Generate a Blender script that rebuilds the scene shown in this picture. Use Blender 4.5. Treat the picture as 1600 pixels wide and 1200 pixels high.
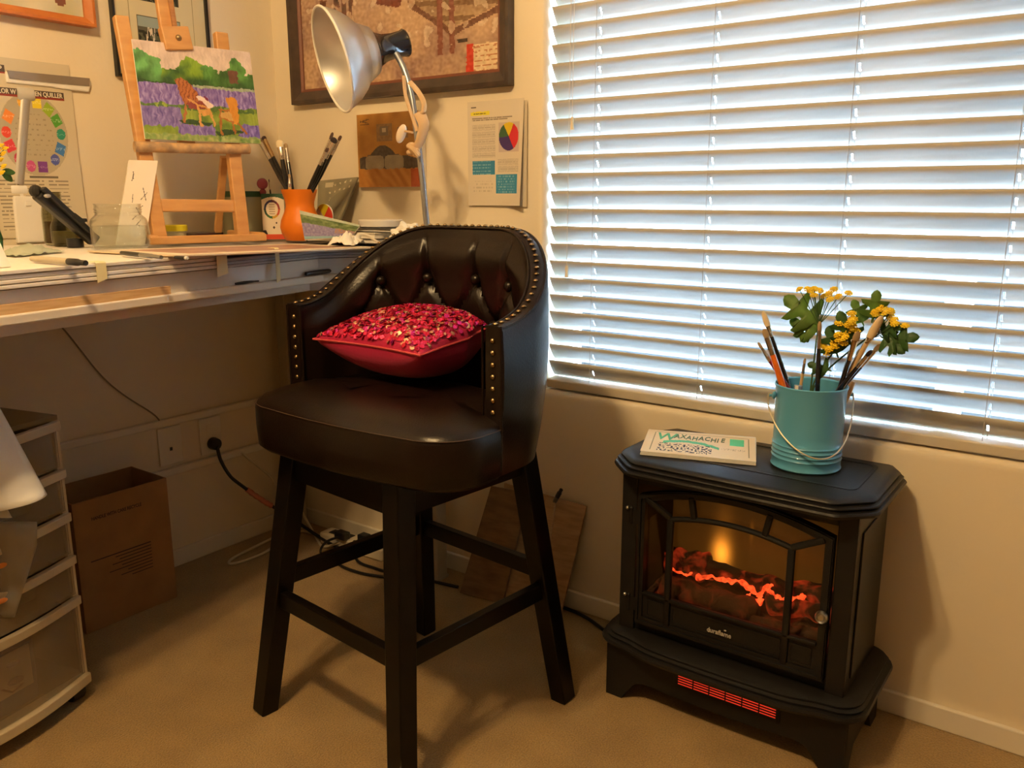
import bpy, bmesh, math, random
from mathutils import Vector, Matrix, Euler, noise
for o in list(bpy.data.objects): bpy.data.objects.remove(o)
random.seed(7)
PI = math.pi
S = bpy.context.scene
C = S.collection

# ---------------------------------------------------------------- camera, sky, lights, exposure
CX, CY, CZ = 2.2450, -1.8277, 1.10
YAW, PITCH, FPX = math.radians(35.97), math.radians(12.48), 1322.83
cd = bpy.data.cameras.new('camera'); cam = bpy.data.objects.new('camera', cd); C.objects.link(cam)
cam.location = (CX, CY, CZ); cam.rotation_euler = (PI/2-PITCH, 0, YAW)
cd.sensor_width = 36; cd.lens = FPX/1600*36; cd.clip_start = .02; cd.clip_end = 200
S.camera = cam
S.view_settings.view_transform = 'Standard'; S.view_settings.look = 'None'
S.view_settings.gamma = 1; S.view_settings.use_curve_mapping = False
S.view_settings.exposure = 0.0
w = bpy.data.worlds.new('world'); S.world = w; w.use_nodes = True
bg = w.node_tree.nodes['Background']; bg.inputs[1].default_value = 125.0
_n = w.node_tree.nodes; _l = w.node_tree.links
_tc = _n.new('ShaderNodeTexCoord'); _sx = _n.new('ShaderNodeSeparateXYZ'); _cr = _n.new('ShaderNodeValToRGB'); _ad = _n.new('ShaderNodeMath'); _ad.operation = 'MULTIPLY_ADD'
_ad.inputs[1].default_value = .5; _ad.inputs[2].default_value = .5                # -1..1 elevation to 0..1
_l.new(_tc.outputs['Generated'], _sx.inputs[0]); _l.new(_sx.outputs[2], _ad.inputs[0]); _l.new(_ad.outputs[0], _cr.inputs[0]); _l.new(_cr.outputs[0], bg.inputs[0])
_e = _cr.color_ramp.elements; _e[0].position = .46; _e[0].color = (.0022, .0026, .003, 1); _e[1].position = .53; _e[1].color = (.55, .78, 1.0, 1)
def bulb(x, y, z, e, r, col=(1, .675, .315)):
    l = bpy.data.lights.new('ceiling_bulb', 'POINT'); l.energy = e; l.shadow_soft_size = r; l.color = col
    o = bpy.data.objects.new('ceiling_bulb', l); o.location = (x, y, z); C.objects.link(o)
bulb(1.34, -1.72, 2.33, 56, .05)
bulb(1.50, -1.80, 2.33, 56, .05)

def at(px, py, v, axis=1):
    """authoring aid: the point of the plane axis=v seen at photo pixel (px,py)"""
    sy, cy, sp, cp = math.sin(YAW), math.cos(YAW), math.sin(PITCH), math.cos(PITCH)
    f = Vector((-sy*cp, cy*cp, -sp)); r = Vector((cy, sy, 0)); u = r.cross(f)
    d = f + r*((px-800)/FPX) - u*((py-600)/FPX)
    c = Vector((CX, CY, CZ)); return c + d*((v-c[axis])/d[axis])

# ---------------------------------------------------------------- materials
def lin(c):
    if isinstance(c, str):
        c = [int(c[i:i+2], 16)/255 for i in (0, 2, 4)]
        c = [x/12.92 if x <= .04045 else ((x+.055)/1.055)**2.4 for x in c]
    return (c[0], c[1], c[2], 1)
MATS = {}
def mat(name, col=(.8, .8, .8), rough=.5, metal=0, trans=0, ior=1.45, emit=None, es=0, coat=0, sheen=0,
        noise_amt=0, nscale=20, bump=0, bscale=200, alpha=1, subs=0, transl=0):
    if name in MATS: return MATS[name]
    m = bpy.data.materials.new(name); m.use_nodes = True; nt = m.node_tree; b = nt.nodes['Principled BSDF']
    c = lin(col); b.inputs['Base Color'].default_value = c; b.inputs['Roughness'].default_value = rough
    b.inputs['Metallic'].default_value = metal; b.inputs['Transmission Weight'].default_value = trans
    b.inputs['IOR'].default_value = ior; b.inputs['Coat Weight'].default_value = coat
    b.inputs['Sheen Weight'].default_value = sheen; b.inputs['Alpha'].default_value = alpha
    if emit: b.inputs['Emission Color'].default_value = lin(emit); b.inputs['Emission Strength'].default_value = es
    tc = nt.nodes.new('ShaderNodeTexCoord')
    if noise_amt:
        n = nt.nodes.new('ShaderNodeTexNoise'); n.inputs['Scale'].default_value = nscale; n.inputs['Detail'].default_value = 5
        nt.links.new(tc.outputs['Object'], n.inputs['Vector'])
        r = nt.nodes.new('ShaderNodeMapRange'); r.inputs[1].default_value = .3; r.inputs[2].default_value = .7
        r.inputs[3].default_value = 1-noise_amt; r.inputs[4].default_value = 1+noise_amt
        mx = nt.nodes.new('ShaderNodeVectorMath'); mx.operation = 'SCALE'; mx.inputs[0].default_value = c[:3]
        nt.links.new(n.outputs['Fac'], r.inputs[0]); nt.links.new(r.outputs[0], mx.inputs['Scale'])
        nt.links.new(mx.outputs[0], b.inputs['Base Color'])
    if bump:
        n2 = nt.nodes.new('ShaderNodeTexNoise'); n2.inputs['Scale'].default_value = bscale; n2.inputs['Detail'].default_value = 4
        nt.links.new(tc.outputs['Object'], n2.inputs['Vector'])
        bp = nt.nodes.new('ShaderNodeBump'); bp.inputs['Strength'].default_value = bump; bp.inputs['Distance'].default_value = .004
        nt.links.new(n2.outputs['Fac'], bp.inputs['Height']); nt.links.new(bp.outputs[0], b.inputs['Normal'])
    if transl:
        t = nt.nodes.new('ShaderNodeBsdfTranslucent'); t.inputs[0].default_value = c
        ms = nt.nodes.new('ShaderNodeMixShader'); ms.inputs[0].default_value = transl
        out = nt.nodes['Material Output']
        nt.links.new(b.outputs[0], ms.inputs[1]); nt.links.new(t.outputs[0], ms.inputs[2]); nt.links.new(ms.outputs[0], out.inputs[0])
    MATS[name] = m; return m
def woodmat(name, c1, c2, rough=.5, scale=(3, 3, 40), axis_noise=6):
    if name in MATS: return MATS[name]
    m = bpy.data.materials.new(name); m.use_nodes = True; nt = m.node_tree; b = nt.nodes['Principled BSDF']
    tc = nt.nodes.new('ShaderNodeTexCoord'); mp = nt.nodes.new('ShaderNodeMapping'); mp.inputs['Scale'].default_value = scale
    n = nt.nodes.new('ShaderNodeTexNoise'); n.inputs['Scale'].default_value = axis_noise; n.inputs['Detail'].default_value = 6
    cr = nt.nodes.new('ShaderNodeValToRGB'); cr.color_ramp.elements[0].color = lin(c1); cr.color_ramp.elements[1].color = lin(c2)
    cr.color_ramp.elements[0].position = .35; cr.color_ramp.elements[1].position = .65
    nt.links.new(tc.outputs['Object'], mp.inputs[0]); nt.links.new(mp.outputs[0], n.inputs['Vector'])
    nt.links.new(n.outputs['Fac'], cr.inputs[0]); nt.links.new(cr.outputs[0], b.inputs['Base Color'])
    b.inputs['Roughness'].default_value = rough; MATS[name] = m; return m
def glassmat(name, col, rough=.02, ior=1.45):
    """thin clear glass or plastic: mostly see-through with a surface reflection"""
    if name in MATS: return MATS[name]
    m = bpy.data.materials.new(name); m.use_nodes = True; nt = m.node_tree
    for n in list(nt.nodes):
        if n.type == 'BSDF_PRINCIPLED': nt.nodes.remove(n)
    t = nt.nodes.new('ShaderNodeBsdfTransparent'); t.inputs[0].default_value = lin(col)
    g = nt.nodes.new('ShaderNodeBsdfGlossy'); g.inputs['Roughness'].default_value = rough
    lw = nt.nodes.new('ShaderNodeLayerWeight'); lw.inputs[0].default_value = .5
    pw = nt.nodes.new('ShaderNodeMath'); pw.operation = 'POWER'; pw.inputs[1].default_value = 3.5; nt.links.new(lw.outputs['Facing'], pw.inputs[0])
    f = nt.nodes.new('ShaderNodeMath'); f.operation = 'MULTIPLY_ADD'; f.inputs[1].default_value = .8; f.inputs[2].default_value = .035; nt.links.new(pw.outputs[0], f.inputs[0])
    ms = nt.nodes.new('ShaderNodeMixShader'); nt.links.new(f.outputs[0], ms.inputs[0])
    nt.links.new(t.outputs[0], ms.inputs[1]); nt.links.new(g.outputs[0], ms.inputs[2])
    nt.links.new(ms.outputs[0], nt.nodes['Material Output'].inputs[0]); MATS[name] = m; return m
def vmat(name='painted_surface', rough=.6, bump=0):
    if name in MATS: return MATS[name]
    m = bpy.data.materials.new(name); m.use_nodes = True; nt = m.node_tree; b = nt.nodes['Principled BSDF']
    a = nt.nodes.new('ShaderNodeAttribute'); a.attribute_name = 'Col'
    nt.links.new(a.outputs['Color'], b.inputs['Base Color']); b.inputs['Roughness'].default_value = rough
    if bump:
        tc = nt.nodes.new('ShaderNodeTexCoord'); n2 = nt.nodes.new('ShaderNodeTexNoise'); n2.inputs['Scale'].default_value = 90
        nt.links.new(tc.outputs['Object'], n2.inputs['Vector']); bp = nt.nodes.new('ShaderNodeBump'); bp.inputs['Strength'].default_value = bump
        bp.inputs['Distance'].default_value = .003
        nt.links.new(n2.outputs['Fac'], bp.inputs['Height']); nt.links.new(bp.outputs[0], b.inputs['Normal'])
    MATS[name] = m; return m

M_wall = mat('cream_wall_paint', (.80, .70, .53), .7, bump=.12, bscale=60)
M_far = mat('bounce_damping_brown', (.22, .16, .10), .8)  # unseen walls coloured dark brown to cut the light they bounce back
M_ceil = mat('ceiling_paint', (.62, .56, .46), .8)
M_base = mat('baseboard_paint', (.80, .74, .62), .45)
M_leather = mat('dark_brown_leather', (.0075, .0036, .0026), .30, ior=1.36, bump=.10, bscale=240)
M_stitch = mat('brown_stitching', (.045, .025, .015), .7)
M_legwood = mat('black_stained_wood', (.0035, .0025, .002), .30, ior=1.30, noise_amt=.3, nscale=30)
M_brass = mat('antique_brass', (.38, .27, .14), .32, 1)
M_black = mat('black_plastic', (.012, .012, .013), .35)
M_iron = mat('matte_black_metal', (.0085, .008, .008), .40, .0, ior=1.36, bump=.08, bscale=300)
M_steel = mat('brushed_steel', (.55, .55, .55), .3, 1)
M_alu = mat('spun_aluminium', (.62, .62, .63), .38, .85)
M_white = mat('white_plastic', (.82, .80, .76), .4)
M_paper = mat('white_paper', (.84, .82, .78), .75)
M_foam = mat('white_foam_board', (.80, .76, .71), .7)
M_beech = woodmat('beech_wood', (.55, .27, .085), (.64, .34, .12), .45, (3, 3, 14), 4)
M_glass = glassmat('clear_glass', (.975, .985, .98))
M_water = glassmat('clear_water', (.93, .96, .96), ior=1.33)
M_wpane = glassmat('window_glass', (.95, .98, 1))
M_tape = mat('masking_tape', (.80, .70, .38), .6)
M_red = mat('red_paint', (.45, .06, .04), .5)
M_green = mat('dark_green_lid', (.02, .09, .03), .4)

# ---------------------------------------------------------------- mesh helpers
def box(bm, c, s, rot=None, bev=0, seg=2):
    r = bmesh.ops.create_cube(bm, size=1); vs = r['verts']
    bmesh.ops.scale(bm, vec=s, verts=vs)
    if bev:
        es = list({e for v in vs for e in v.link_edges})
        rr = bmesh.ops.bevel(bm, geom=es, offset=bev, segments=seg, affect='EDGES', profile=.5)
        vs = list({v for f in rr['faces'] for v in f.verts} | {v for v in vs if v.is_valid})
    if rot is not None:
        bmesh.ops.rotate(bm, cent=(0, 0, 0), matrix=(Euler(rot).to_matrix() if not isinstance(rot, Matrix) else rot), verts=vs)
    bmesh.ops.translate(bm, vec=c, verts=vs); return vs
def bar(bm, a, b, w, h=None, w2=None, h2=None, up=(0, 0, 1), bev=0):
    """rectangular bar from a to b, w across, h along up"""
    a, b = Vector(a), Vector(b); h = h or w; w2 = w2 or w; h2 = h2 or h
    d = (b-a).normalized(); u = Vector(up); x = d.cross(u)
    if x.length < 1e-4: x = d.cross(Vector((1, 0, 0)))
    x.normalize(); y = x.cross(d)
    V = []
    for p, ww, hh in ((a, w, h), (b, w2, h2)):
        for sx, sy in ((-1, -1), (1, -1), (1, 1), (-1, 1)): V.append(bm.verts.new(p + x*sx*ww/2 + y*sy*hh/2))
    fs = [bm.faces.new(q) for q in ([V[3], V[2], V[1], V[0]], V[4:8], [V[0], V[1], V[5], V[4]], [V[1], V[2], V[6], V[5]], [V[2], V[3], V[7], V[6]], [V[3], V[0], V[4], V[7]])]
    if bev: bmesh.ops.bevel(bm, geom=list({e for f in fs for e in f.edges}), offset=bev, segments=2, affect='EDGES', profile=.5)
def smoothpath(P, n=8):
    P = [Vector(p) for p in P]; out = []
    for i in range(len(P)-1):
        p0 = P[max(i-1, 0)]; p1 = P[i]; p2 = P[i+1]; p3 = P[min(i+2, len(P)-1)]
        for k in range(n):
            t = k/n
            out.append(.5*((2*p1)+(p2-p0)*t+(2*p0-5*p1+4*p2-p3)*t*t+(3*p1-p0-3*p2+p3)*t**3))
    out.append(P[-1]); return out
def tube(bm, P, r, seg=10, caps=True, sm=0, flat=1):
    P = smoothpath(P, sm) if sm else [Vector(p) for p in P]; n = len(P)
    R = r if callable(r) else (lambda t: r) if not isinstance(r, (list, tuple)) else (lambda t: r[min(len(r)-2, int(t*(len(r)-1)))]*(1-(t*(len(r)-1)-min(len(r)-2, int(t*(len(r)-1)))))+r[min(len(r)-2, int(t*(len(r)-1)))+1]*(t*(len(r)-1)-min(len(r)-2, int(t*(len(r)-1)))))
    rings = []; d0 = (P[1]-P[0]).normalized(); x = d0.orthogonal().normalized()
    for i, p in enumerate(P):
        d = (P[min(i+1, n-1)]-P[max(i-1, 0)]).normalized()
        x = (x - d*x.dot(d)).normalized(); y = d.cross(x); rr = R(i/(n-1))
        rings.append([bm.verts.new(p+x*math.cos(2*PI*k/seg)*rr+y*math.sin(2*PI*k/seg)*rr*flat) for k in range(seg)])
    for a, b in zip(rings, rings[1:]):
        for k in range(seg): bm.faces.new((a[k], a[(k+1) % seg], b[(k+1) % seg], b[k]))
    if caps: bm.faces.new(rings[0][::-1]); bm.faces.new(rings[-1])
def lathe(bm, prof, c=(0, 0, 0), seg=40, M=None, close=False):
    """prof = [(r,z)...] spun round z; M orients; r=0 closes a pole"""
    M = M or Matrix.Identity(3); c = Vector(c); rings = []
    for r, z in prof:
        if r < 1e-6: rings.append([bm.verts.new(c+M@Vector((0, 0, z)))])
        else: rings.append([bm.verts.new(c+M@Vector((r*math.cos(2*PI*k/seg), r*math.sin(2*PI*k/seg), z))) for k in range(seg)])
    pr = list(zip(rings, rings[1:])) + ([(rings[-1], rings[0])] if close else [])
    for a, b in pr:
        if len(a) == 1 and len(b) == 1: continue
        for k in range(seg):
            k2 = (k+1) % seg
            if len(a) == 1: bm.faces.new((a[0], b[k2], b[k]))
            elif len(b) == 1: bm.faces.new((a[k], a[k2], b[0]))
            else: bm.faces.new((a[k], a[k2], b[k2], b[k]))
def prism(bm, pts, z0, z1, M=None, c=(0, 0, 0)):
    """polygon pts (2D) extruded from z0 to z1, oriented by M"""
    M = M or Matrix.Identity(3); c = Vector(c); n = len(pts)
    A = [bm.verts.new(c+M@Vector((p[0], p[1], z0))) for p in pts]; B = [bm.verts.new(c+M@Vector((p[0], p[1], z1))) for p in pts]
    bm.faces.new(A[::-1]); bm.faces.new(B)
    for k in range(n): bm.faces.new((A[k], A[(k+1) % n], B[(k+1) % n], B[k]))
def frame(bm, outer, inner, z0, z1, M=None, c=(0, 0, 0)):
    """two closed outlines with the same number of points, extruded as a ring"""
    M = M or Matrix.Identity(3); c = Vector(c); n = len(outer)
    V = [[bm.verts.new(c+M@Vector((p[0], p[1], z))) for p in ring] for ring, z in ((outer, z0), (outer, z1), (inner, z1), (inner, z0))]
    for a, b in ((0, 1), (1, 2), (2, 3), (3, 0)):
        for k in range(n): bm.faces.new((V[a][k], V[a][(k+1) % n], V[b][(k+1) % n], V[b][k]))
def ball(bm, c, r, seg=12, sc=(1, 1, 1), rot=None):
    q = bmesh.ops.create_uvsphere(bm, u_segments=seg, v_segments=max(6, seg//2+2), radius=r)['verts']
    bmesh.ops.scale(bm, vec=sc, verts=q)
    if rot is not None: bmesh.ops.rotate(bm, cent=(0, 0, 0), matrix=rot, verts=q)
    bmesh.ops.translate(bm, vec=c, verts=q); return q
def basis(x, y):
    x = Vector(x).normalized(); y = Vector(y); z = x.cross(y).normalized(); y = z.cross(x)
    return Matrix((x, y, z)).transposed()
def zalong(d):
    d = Vector(d).normalized(); x = d.orthogonal().normalized(); return basis(x, d.cross(x))
MXZ = Matrix(((1, 0, 0), (0, 0, -1), (0, 1, 0)))      # drawing plane x,z ; extrusion towards -y
def rrect(x0, y0, x1, y1, r, n=5):
    out = []
    for cx, cy, a0 in ((x1-r, y1-r, 0), (x0+r, y1-r, 90), (x0+r, y0+r, 180), (x1-r, y0+r, 270)):
        for k in range(n+1):
            a = math.radians(a0+90*k/n); out.append((cx+r*math.cos(a), cy+r*math.sin(a)))
    return out
def thing(name, label, cat, loc=(0, 0, 0), rotz=0, group=None):
    o = bpy.data.objects.new(name, None); o.empty_display_size = .05; C.objects.link(o)
    o.location = loc; o.rotation_euler = (0, 0, rotz); o['label'] = label; o['category'] = cat
    if group: o['group'] = group
    return o
def tag(o, label, cat, group=None, kind=None):
    o['label'] = label; o['category'] = cat
    if group: o['group'] = group
    if kind: o['kind'] = kind
    return o
def ob(name, bm, m, parent=None, smooth=False, world=False, label=None, bevel=0, ang=40):
    """world=True: the geometry is in room coordinates; its origin moves to the parent's (or its own) base"""
    if bm.faces: bmesh.ops.recalc_face_normals(bm, faces=bm.faces)
    off = None
    if world:
        r = parent
        while r is not None and r.parent is not None: r = r.parent
        if r is not None: off = Vector(r.location)
        else:
            xs = [v.co for v in bm.verts]; off = Vector((sum(v.x for v in xs)/len(xs), sum(v.y for v in xs)/len(xs), min(v.z for v in xs)))
        bmesh.ops.translate(bm, vec=-off, verts=bm.verts)
    me = bpy.data.meshes.new(name); bm.to_mesh(me); bm.free()
    o = bpy.data.objects.new(name, me); C.objects.link(o)
    if world and parent is None: o.location = off
    for mm in (m if isinstance(m, (list, tuple)) else [m]): me.materials.append(mm)
    if smooth:
        me.shade_smooth()
        try: me.set_sharp_from_angle(angle=math.radians(ang))
        except Exception: pass
    if parent is not None: o.parent = parent
    if label: o['label'] = label
    if bevel:
        md = o.modifiers.new('bevel', 'BEVEL'); md.width = bevel; md.segments = 2; md.limit_method = 'ANGLE'
    return o
def struct(name, bm, m, smooth=False):
    o = ob(name, bm, m, None, smooth); o['kind'] = 'structure'; return o
def NB(): return bmesh.new()
def paint(name, fn, nx, ny, o, ux, uy, parent, m=None, curl=None, label=None):
    """flat picture: grid at o spanned by ux,uy; fn(u,v)->hex or rgb (sRGB 0-1), v up"""
    o, ux, uy = Vector(o), Vector(ux), Vector(uy); base = Vector((0, 0, 0)); r = parent
    while r is not None and r.parent is not None: r = r.parent
    if r is not None: base = Vector(r.location)
    vs = []; nrm = ux.cross(uy).normalized()
    for j in range(ny+1):
        for i in range(nx+1):
            p = o+ux*(i/nx)+uy*(j/ny)-base
            if curl: p += nrm*curl(i/nx, j/ny)
            vs.append(p)
    fs = [(j*(nx+1)+i, j*(nx+1)+i+1, (j+1)*(nx+1)+i+1, (j+1)*(nx+1)+i) for j in range(ny) for i in range(nx)]
    me = bpy.data.meshes.new(name); me.from_pydata(vs, [], fs)
    at_ = me.color_attributes.new('Col', 'FLOAT_COLOR', 'CORNER'); k = 0; cols = []
    for j in range(ny):
        for i in range(nx):
            c = fn((i+.5)/nx, (j+.5)/ny)
            if not isinstance(c, str): c = '%02x%02x%02x' % tuple(max(0, min(255, int(q*255))) for q in c)
            cols.extend(list(lin(c))*4)
    at_.data.foreach_set('color', cols)
    me.materials.append(m or vmat()); ob_ = bpy.data.objects.new(name, me); C.objects.link(ob_); ob_.parent = parent
    if label: ob_['label'] = label
    return ob_
def text(name, body, m, parent, M, c, size, ext=.0006, align='LEFT', bold=0, sx=1, shear=0):
    cu = bpy.data.curves.new(name, 'FONT'); cu.body = body; cu.size = size; cu.extrude = ext; cu.align_x = align
    cu.offset = bold; cu.shear = shear; cu.resolution_u = 3
    t = bpy.data.objects.new('tmp_text', cu); C.objects.link(t)
    dg = bpy.context.evaluated_depsgraph_get(); me = bpy.data.meshes.new_from_object(t.evaluated_get(dg))
    bpy.data.objects.remove(t)
    r = parent
    while r.parent is not None: r = r.parent
    for v in me.vertices: v.co = M@Vector((v.co.x*sx, v.co.y, v.co.z)) + Vector(c) - Vector(r.location)
    me.materials.clear(); me.materials.append(m); me.name = name
    o = bpy.data.objects.new(name, me); C.objects.link(o); o.parent = parent; return o
def nz(x, y, z=0, s=1): return noise.noise(Vector((x*s, y*s, z)))
def mixc(a, b, t): return tuple(a[i]*(1-t)+b[i]*t for i in range(3))
def hx(s): return tuple(int(s[i:i+2], 16)/255 for i in (0, 2, 4))

# ================================================================ THE ROOM
XR, YB, H = 3.5, -3.7, 2.45
b = NB(); box(b, (XR/2, YB/2, -.03), (XR+.3, -YB+.3, .06)); 
def carpet():
    m = bpy.data.materials.new('beige_carpet'); m.use_nodes = True; nt = m.node_tree; p = nt.nodes['Principled BSDF']
    tc = nt.nodes.new('ShaderNodeTexCoord'); n = nt.nodes.new('ShaderNodeTexNoise'); n.inputs['Scale'].default_value = 7; n.inputs['Detail'].default_value = 6
    n2 = nt.nodes.new('ShaderNodeTexNoise'); n2.inputs['Scale'].default_value = 260; n2.inputs['Detail'].default_value = 3
    for q in (n, n2): nt.links.new(tc.outputs['Object'], q.inputs['Vector'])
    cr = nt.nodes.new('ShaderNodeValToRGB'); e = cr.color_ramp.elements
    e[0].position = .32; e[0].color = (.29, .178, .058, 1); e[1].position = .7; e[1].color = (.38, .24, .085, 1)
    nt.links.new(n.outputs['Fac'], cr.inputs[0])
    mr = nt.nodes.new('ShaderNodeMapRange'); mr.inputs[1].default_value = .3; mr.inputs[2].default_value = .7; mr.inputs[3].default_value = .72; mr.inputs[4].default_value = 1.15
    nt.links.new(n2.outputs['Fac'], mr.inputs[0]); vm = nt.nodes.new('ShaderNodeVectorMath'); vm.operation = 'SCALE'
    nt.links.new(cr.outputs[0], vm.inputs[0]); nt.links.new(mr.outputs[0], vm.inputs['Scale']); nt.links.new(vm.outputs[0], p.inputs['Base Color'])
    bp = nt.nodes.new('ShaderNodeBump'); bp.inputs['Strength'].default_value = .6; bp.inputs['Distance'].default_value = .006
    nt.links.new(n2.outputs['Fac'], bp.inputs['Height']); nt.links.new(bp.outputs[0], p.inputs['Normal'])
    p.inputs['Roughness'].default_value = .95; p.inputs['Sheen Weight'].default_value = .3
    return m
struct('floor', b, carpet())
b = NB(); box(b, (XR/2, YB/2, H+.04), (XR+.3, -YB+.3, .08)); struct('ceiling', b, M_ceil)
b = NB(); box(b, (-.06, YB/2, H/2), (.12, -YB+.3, H)); struct('wall_left', b, M_wall)
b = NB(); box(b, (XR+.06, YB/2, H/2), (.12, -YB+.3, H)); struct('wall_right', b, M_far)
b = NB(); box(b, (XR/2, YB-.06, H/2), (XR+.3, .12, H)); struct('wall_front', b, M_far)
# window wall with a bull-nosed opening
WX0, WX1, WZ0, WZ1 = 1.020, 2.92, .600, 2.16
b = NB()
def wallring():
    o = [(0, 0), (XR, 0), (XR, H), (0, H)]; i = [(WX0, WZ0), (WX1, WZ0), (WX1, WZ1), (WX0, WZ1)]
    f = [b.verts.new((x, 0, z)) for x, z in o]; fi = [b.verts.new((x, 0, z)) for x, z in i]
    g = [b.verts.new((x, .15, z)) for x, z in o]; gi = [b.verts.new((x, .15, z)) for x, z in i]
    for k in range(4):
        j = (k+1) % 4
        b.faces.new((f[k], f[j], fi[j], fi[k])); b.faces.new((g[j], g[k], gi[k], gi[j]))
        b.faces.new((fi[k], fi[j], gi[j], gi[k])); b.faces.new((f[j], f[k], g[k], g[j]))
    es = [e for e in b.edges if e.verts[0] in fi and e.verts[1] in fi]
    bmesh.ops.bevel(b, geom=es, offset=.022, segments=6, affect='EDGES', profile=.5)
wallring(); struct('wall_back', b, M_wall, smooth=True)
b = NB(); box(b, (XR/2, -.006, .026), (XR, .012, .052), bev=.003); struct('baseboard_back', b, M_base)
b = NB(); box(b, (.006, YB/2, .026), (.012, -YB, .052), bev=.003); struct('baseboard_left', b, M_base)
# window frame and glass
b = NB()
frame(b, [(WX0, WZ0), (WX1, WZ0), (WX1, WZ1), (WX0, WZ1)], [(WX0+.035, WZ0+.035), (WX1-.035, WZ0+.035), (WX1-.035, WZ1-.035), (WX0+.035, WZ1-.035)], -.135, -.09, MXZ)
box(b, ((WX0+WX1)/2, .115, (WZ0+WZ1)/2), (.05, .03, WZ1-WZ0-.06))
M_alw = mat('white_window_frame', (.75, .78, .8), .4)
wf = struct('window_1', b, M_alw)
b = NB(); box(b, ((WX0+WX1)/2, .118, (WZ0+WZ1)/2), (WX1-WX0-.06, .004, WZ1-WZ0-.06)); g = ob('window_pane', b, M_wpane, wf)
b = NB(); box(b, ((WX0+WX1)/2, .068, WZ0+.003), (WX1-WX0-.004, .045, .006), bev=.001); box(b, ((WX0+WX1)/2, .066, WZ0+.016), (WX1-WX0-.004, .006, .026), bev=.001); g = ob('sill_track_leak_block', b, M_alw, wf)  # upright strip added on the track to block light leaking under the blind

# ================================================================ VENETIAN BLIND
BY = .031
vb = thing('venetian_blind', 'white two inch venetian blind with tilted slats covering the window', 'window blind', ((WX0+WX1)/2, BY, WZ0+.007))
M_slat = mat('white_blind_slat', (.50, .49, .47), .95, ior=1.12)
bx0, bx1 = WX0+.008, WX1-.008
lad = [1.158, 1.455, 1.757, 2.058, 2.36, 2.66]
b = NB(); pitch = .04368; tilt = math.radians(57); hw = .0255
xs = [bx0]
for l in lad: xs += [l-.0022, l+.0022]
xs.append(bx1)
for k in range(-11, 22):
    zt = 1.1575+pitch*k                                    # height of the room-side edge
    zc = zt-hw*math.sin(tilt)
    prof = []
    for j in range(7):
        s = -1+2*j/6; c0 = s*hw; cr = .0028*(1-s*s)
        prof.append((BY-c0*math.cos(tilt)-cr*math.sin(tilt), zc+c0*math.sin(tilt)-cr*math.cos(tilt)))
    rows = [[b.verts.new((x, y, z)) for (y, z) in prof] for x in xs]
    for i in range(len(xs)-1):
        hole = (i % 2 == 1)
        for j in range(6):
            if hole and j in (2, 3): continue
            b.faces.new((rows[i][j], rows[i+1][j], rows[i+1][j+1], rows[i][j+1]))
o = ob('slats', b, M_slat, vb, world=True, smooth=True)
md = o.modifiers.new('thick', 'SOLIDIFY'); md.thickness = .0028; md.offset = 0
b = NB(); box(b, ((bx0+bx1)/2, BY-.001, .6185), (bx1-bx0, .046, .024), rot=(math.radians(6), 0, 0), bev=.003); ob('bottom_rail', b, mat('ivory_rail', (.66, .60, .49), .45), vb, world=True)
b = NB(); box(b, ((bx0+bx1)/2, BY, 2.125), (bx1-bx0, .055, .055), bev=.003); ob('head_rail', b, M_slat, vb, world=True)
M_cord = mat('grey_blind_cord', (.42, .38, .34), .8)
for l in lad:
    b = NB()
    tube(b, [(l-.006, BY-.013, .612), (l-.006, BY-.0125, 2.10)], .0008, 6); tube(b, [(l, BY+.004, .62), (l, BY+.004, 2.1)], .0008, 6)
    tube(b, [(l-.006, BY+.014, .63), (l-.006, BY+.014, 2.10)], .0008, 6)
    ob('ladder_cord', b, M_cord, vb, world=True)
M_tas = mat('pale_wood_tassel', (.78, .66, .44), .4)
for x, zt in ((1.094, 1.286), (1.084, .925)):
    b = NB(); tube(b, [(x, BY-.022, zt), (x+.004, BY-.022, 2.10)], .0007, 6); c = ob('pull_cord', b, mat('white_cord', (.72, .66, .58), .8), vb, world=True)
    b = NB(); lathe(b, [(0, .03), (.003, .03), (.0045, .022), (.0036, .014), (.005, 0), (0, 0)], (x, BY-.022, zt-.026), 14); ob('tassel', b, M_tas, c, smooth=True, world=True)

# ================================================================ BAR STOOL
OX, OY = 1.099, -.574
st = thing('bar_stool', 'dark brown tufted leather barrel-back bar stool with nailhead trim and black legs', 'bar stool', (1.085, -.590, 0))
SW, SD, SG = .284, .203, .093
def ucurve(s, ins=0):
    """outer plan curve of the barrel back, s -1..1; ins moves inward"""
    t = abs(s)
    Ww, Dd = SW-ins, SD-ins
    if t <= .8:
        th = t/.8*PI/2; return Vector((OX+math.copysign(Ww*math.sin(th), s), OY+Dd*math.cos(th)))
    return Vector((OX+math.copysign(Ww, s), OY-(t-.8)/.2*SG))
def rimz(s):
    t = abs(s); return .872+.157*(.5+.5*math.cos(PI*min(1, max(0, (t-.19)/.81))))
BTN = [(-.47, .918), (-.215, .926), (.055, .928), (.295, .922), (-.60, .835), (-.34, .835), (-.08, .835), (.175, .835), (.44, .835)]
arcs = [0]; NS = 180
ss = [-1+2*i/NS for i in range(NS+1)]
for i in range(NS): arcs.append(arcs[-1]+(ucurve(ss[i+1], .03)-ucurve(ss[i], .03)).length)
def arc(s):
    f = (s+1)/2*NS; i = min(NS-1, int(f)); return arcs[i]+(arcs[i+1]-arcs[i])*(f-i)
BA = [(arc(s), z) for s, z in BTN]
SEG = []
for i in range(4): SEG.append((BA[i], (BA[i][0], 1.02)))
for i in range(4): SEG.append((BA[i], BA[4+i])); SEG.append((BA[i], BA[5+i]))
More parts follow.
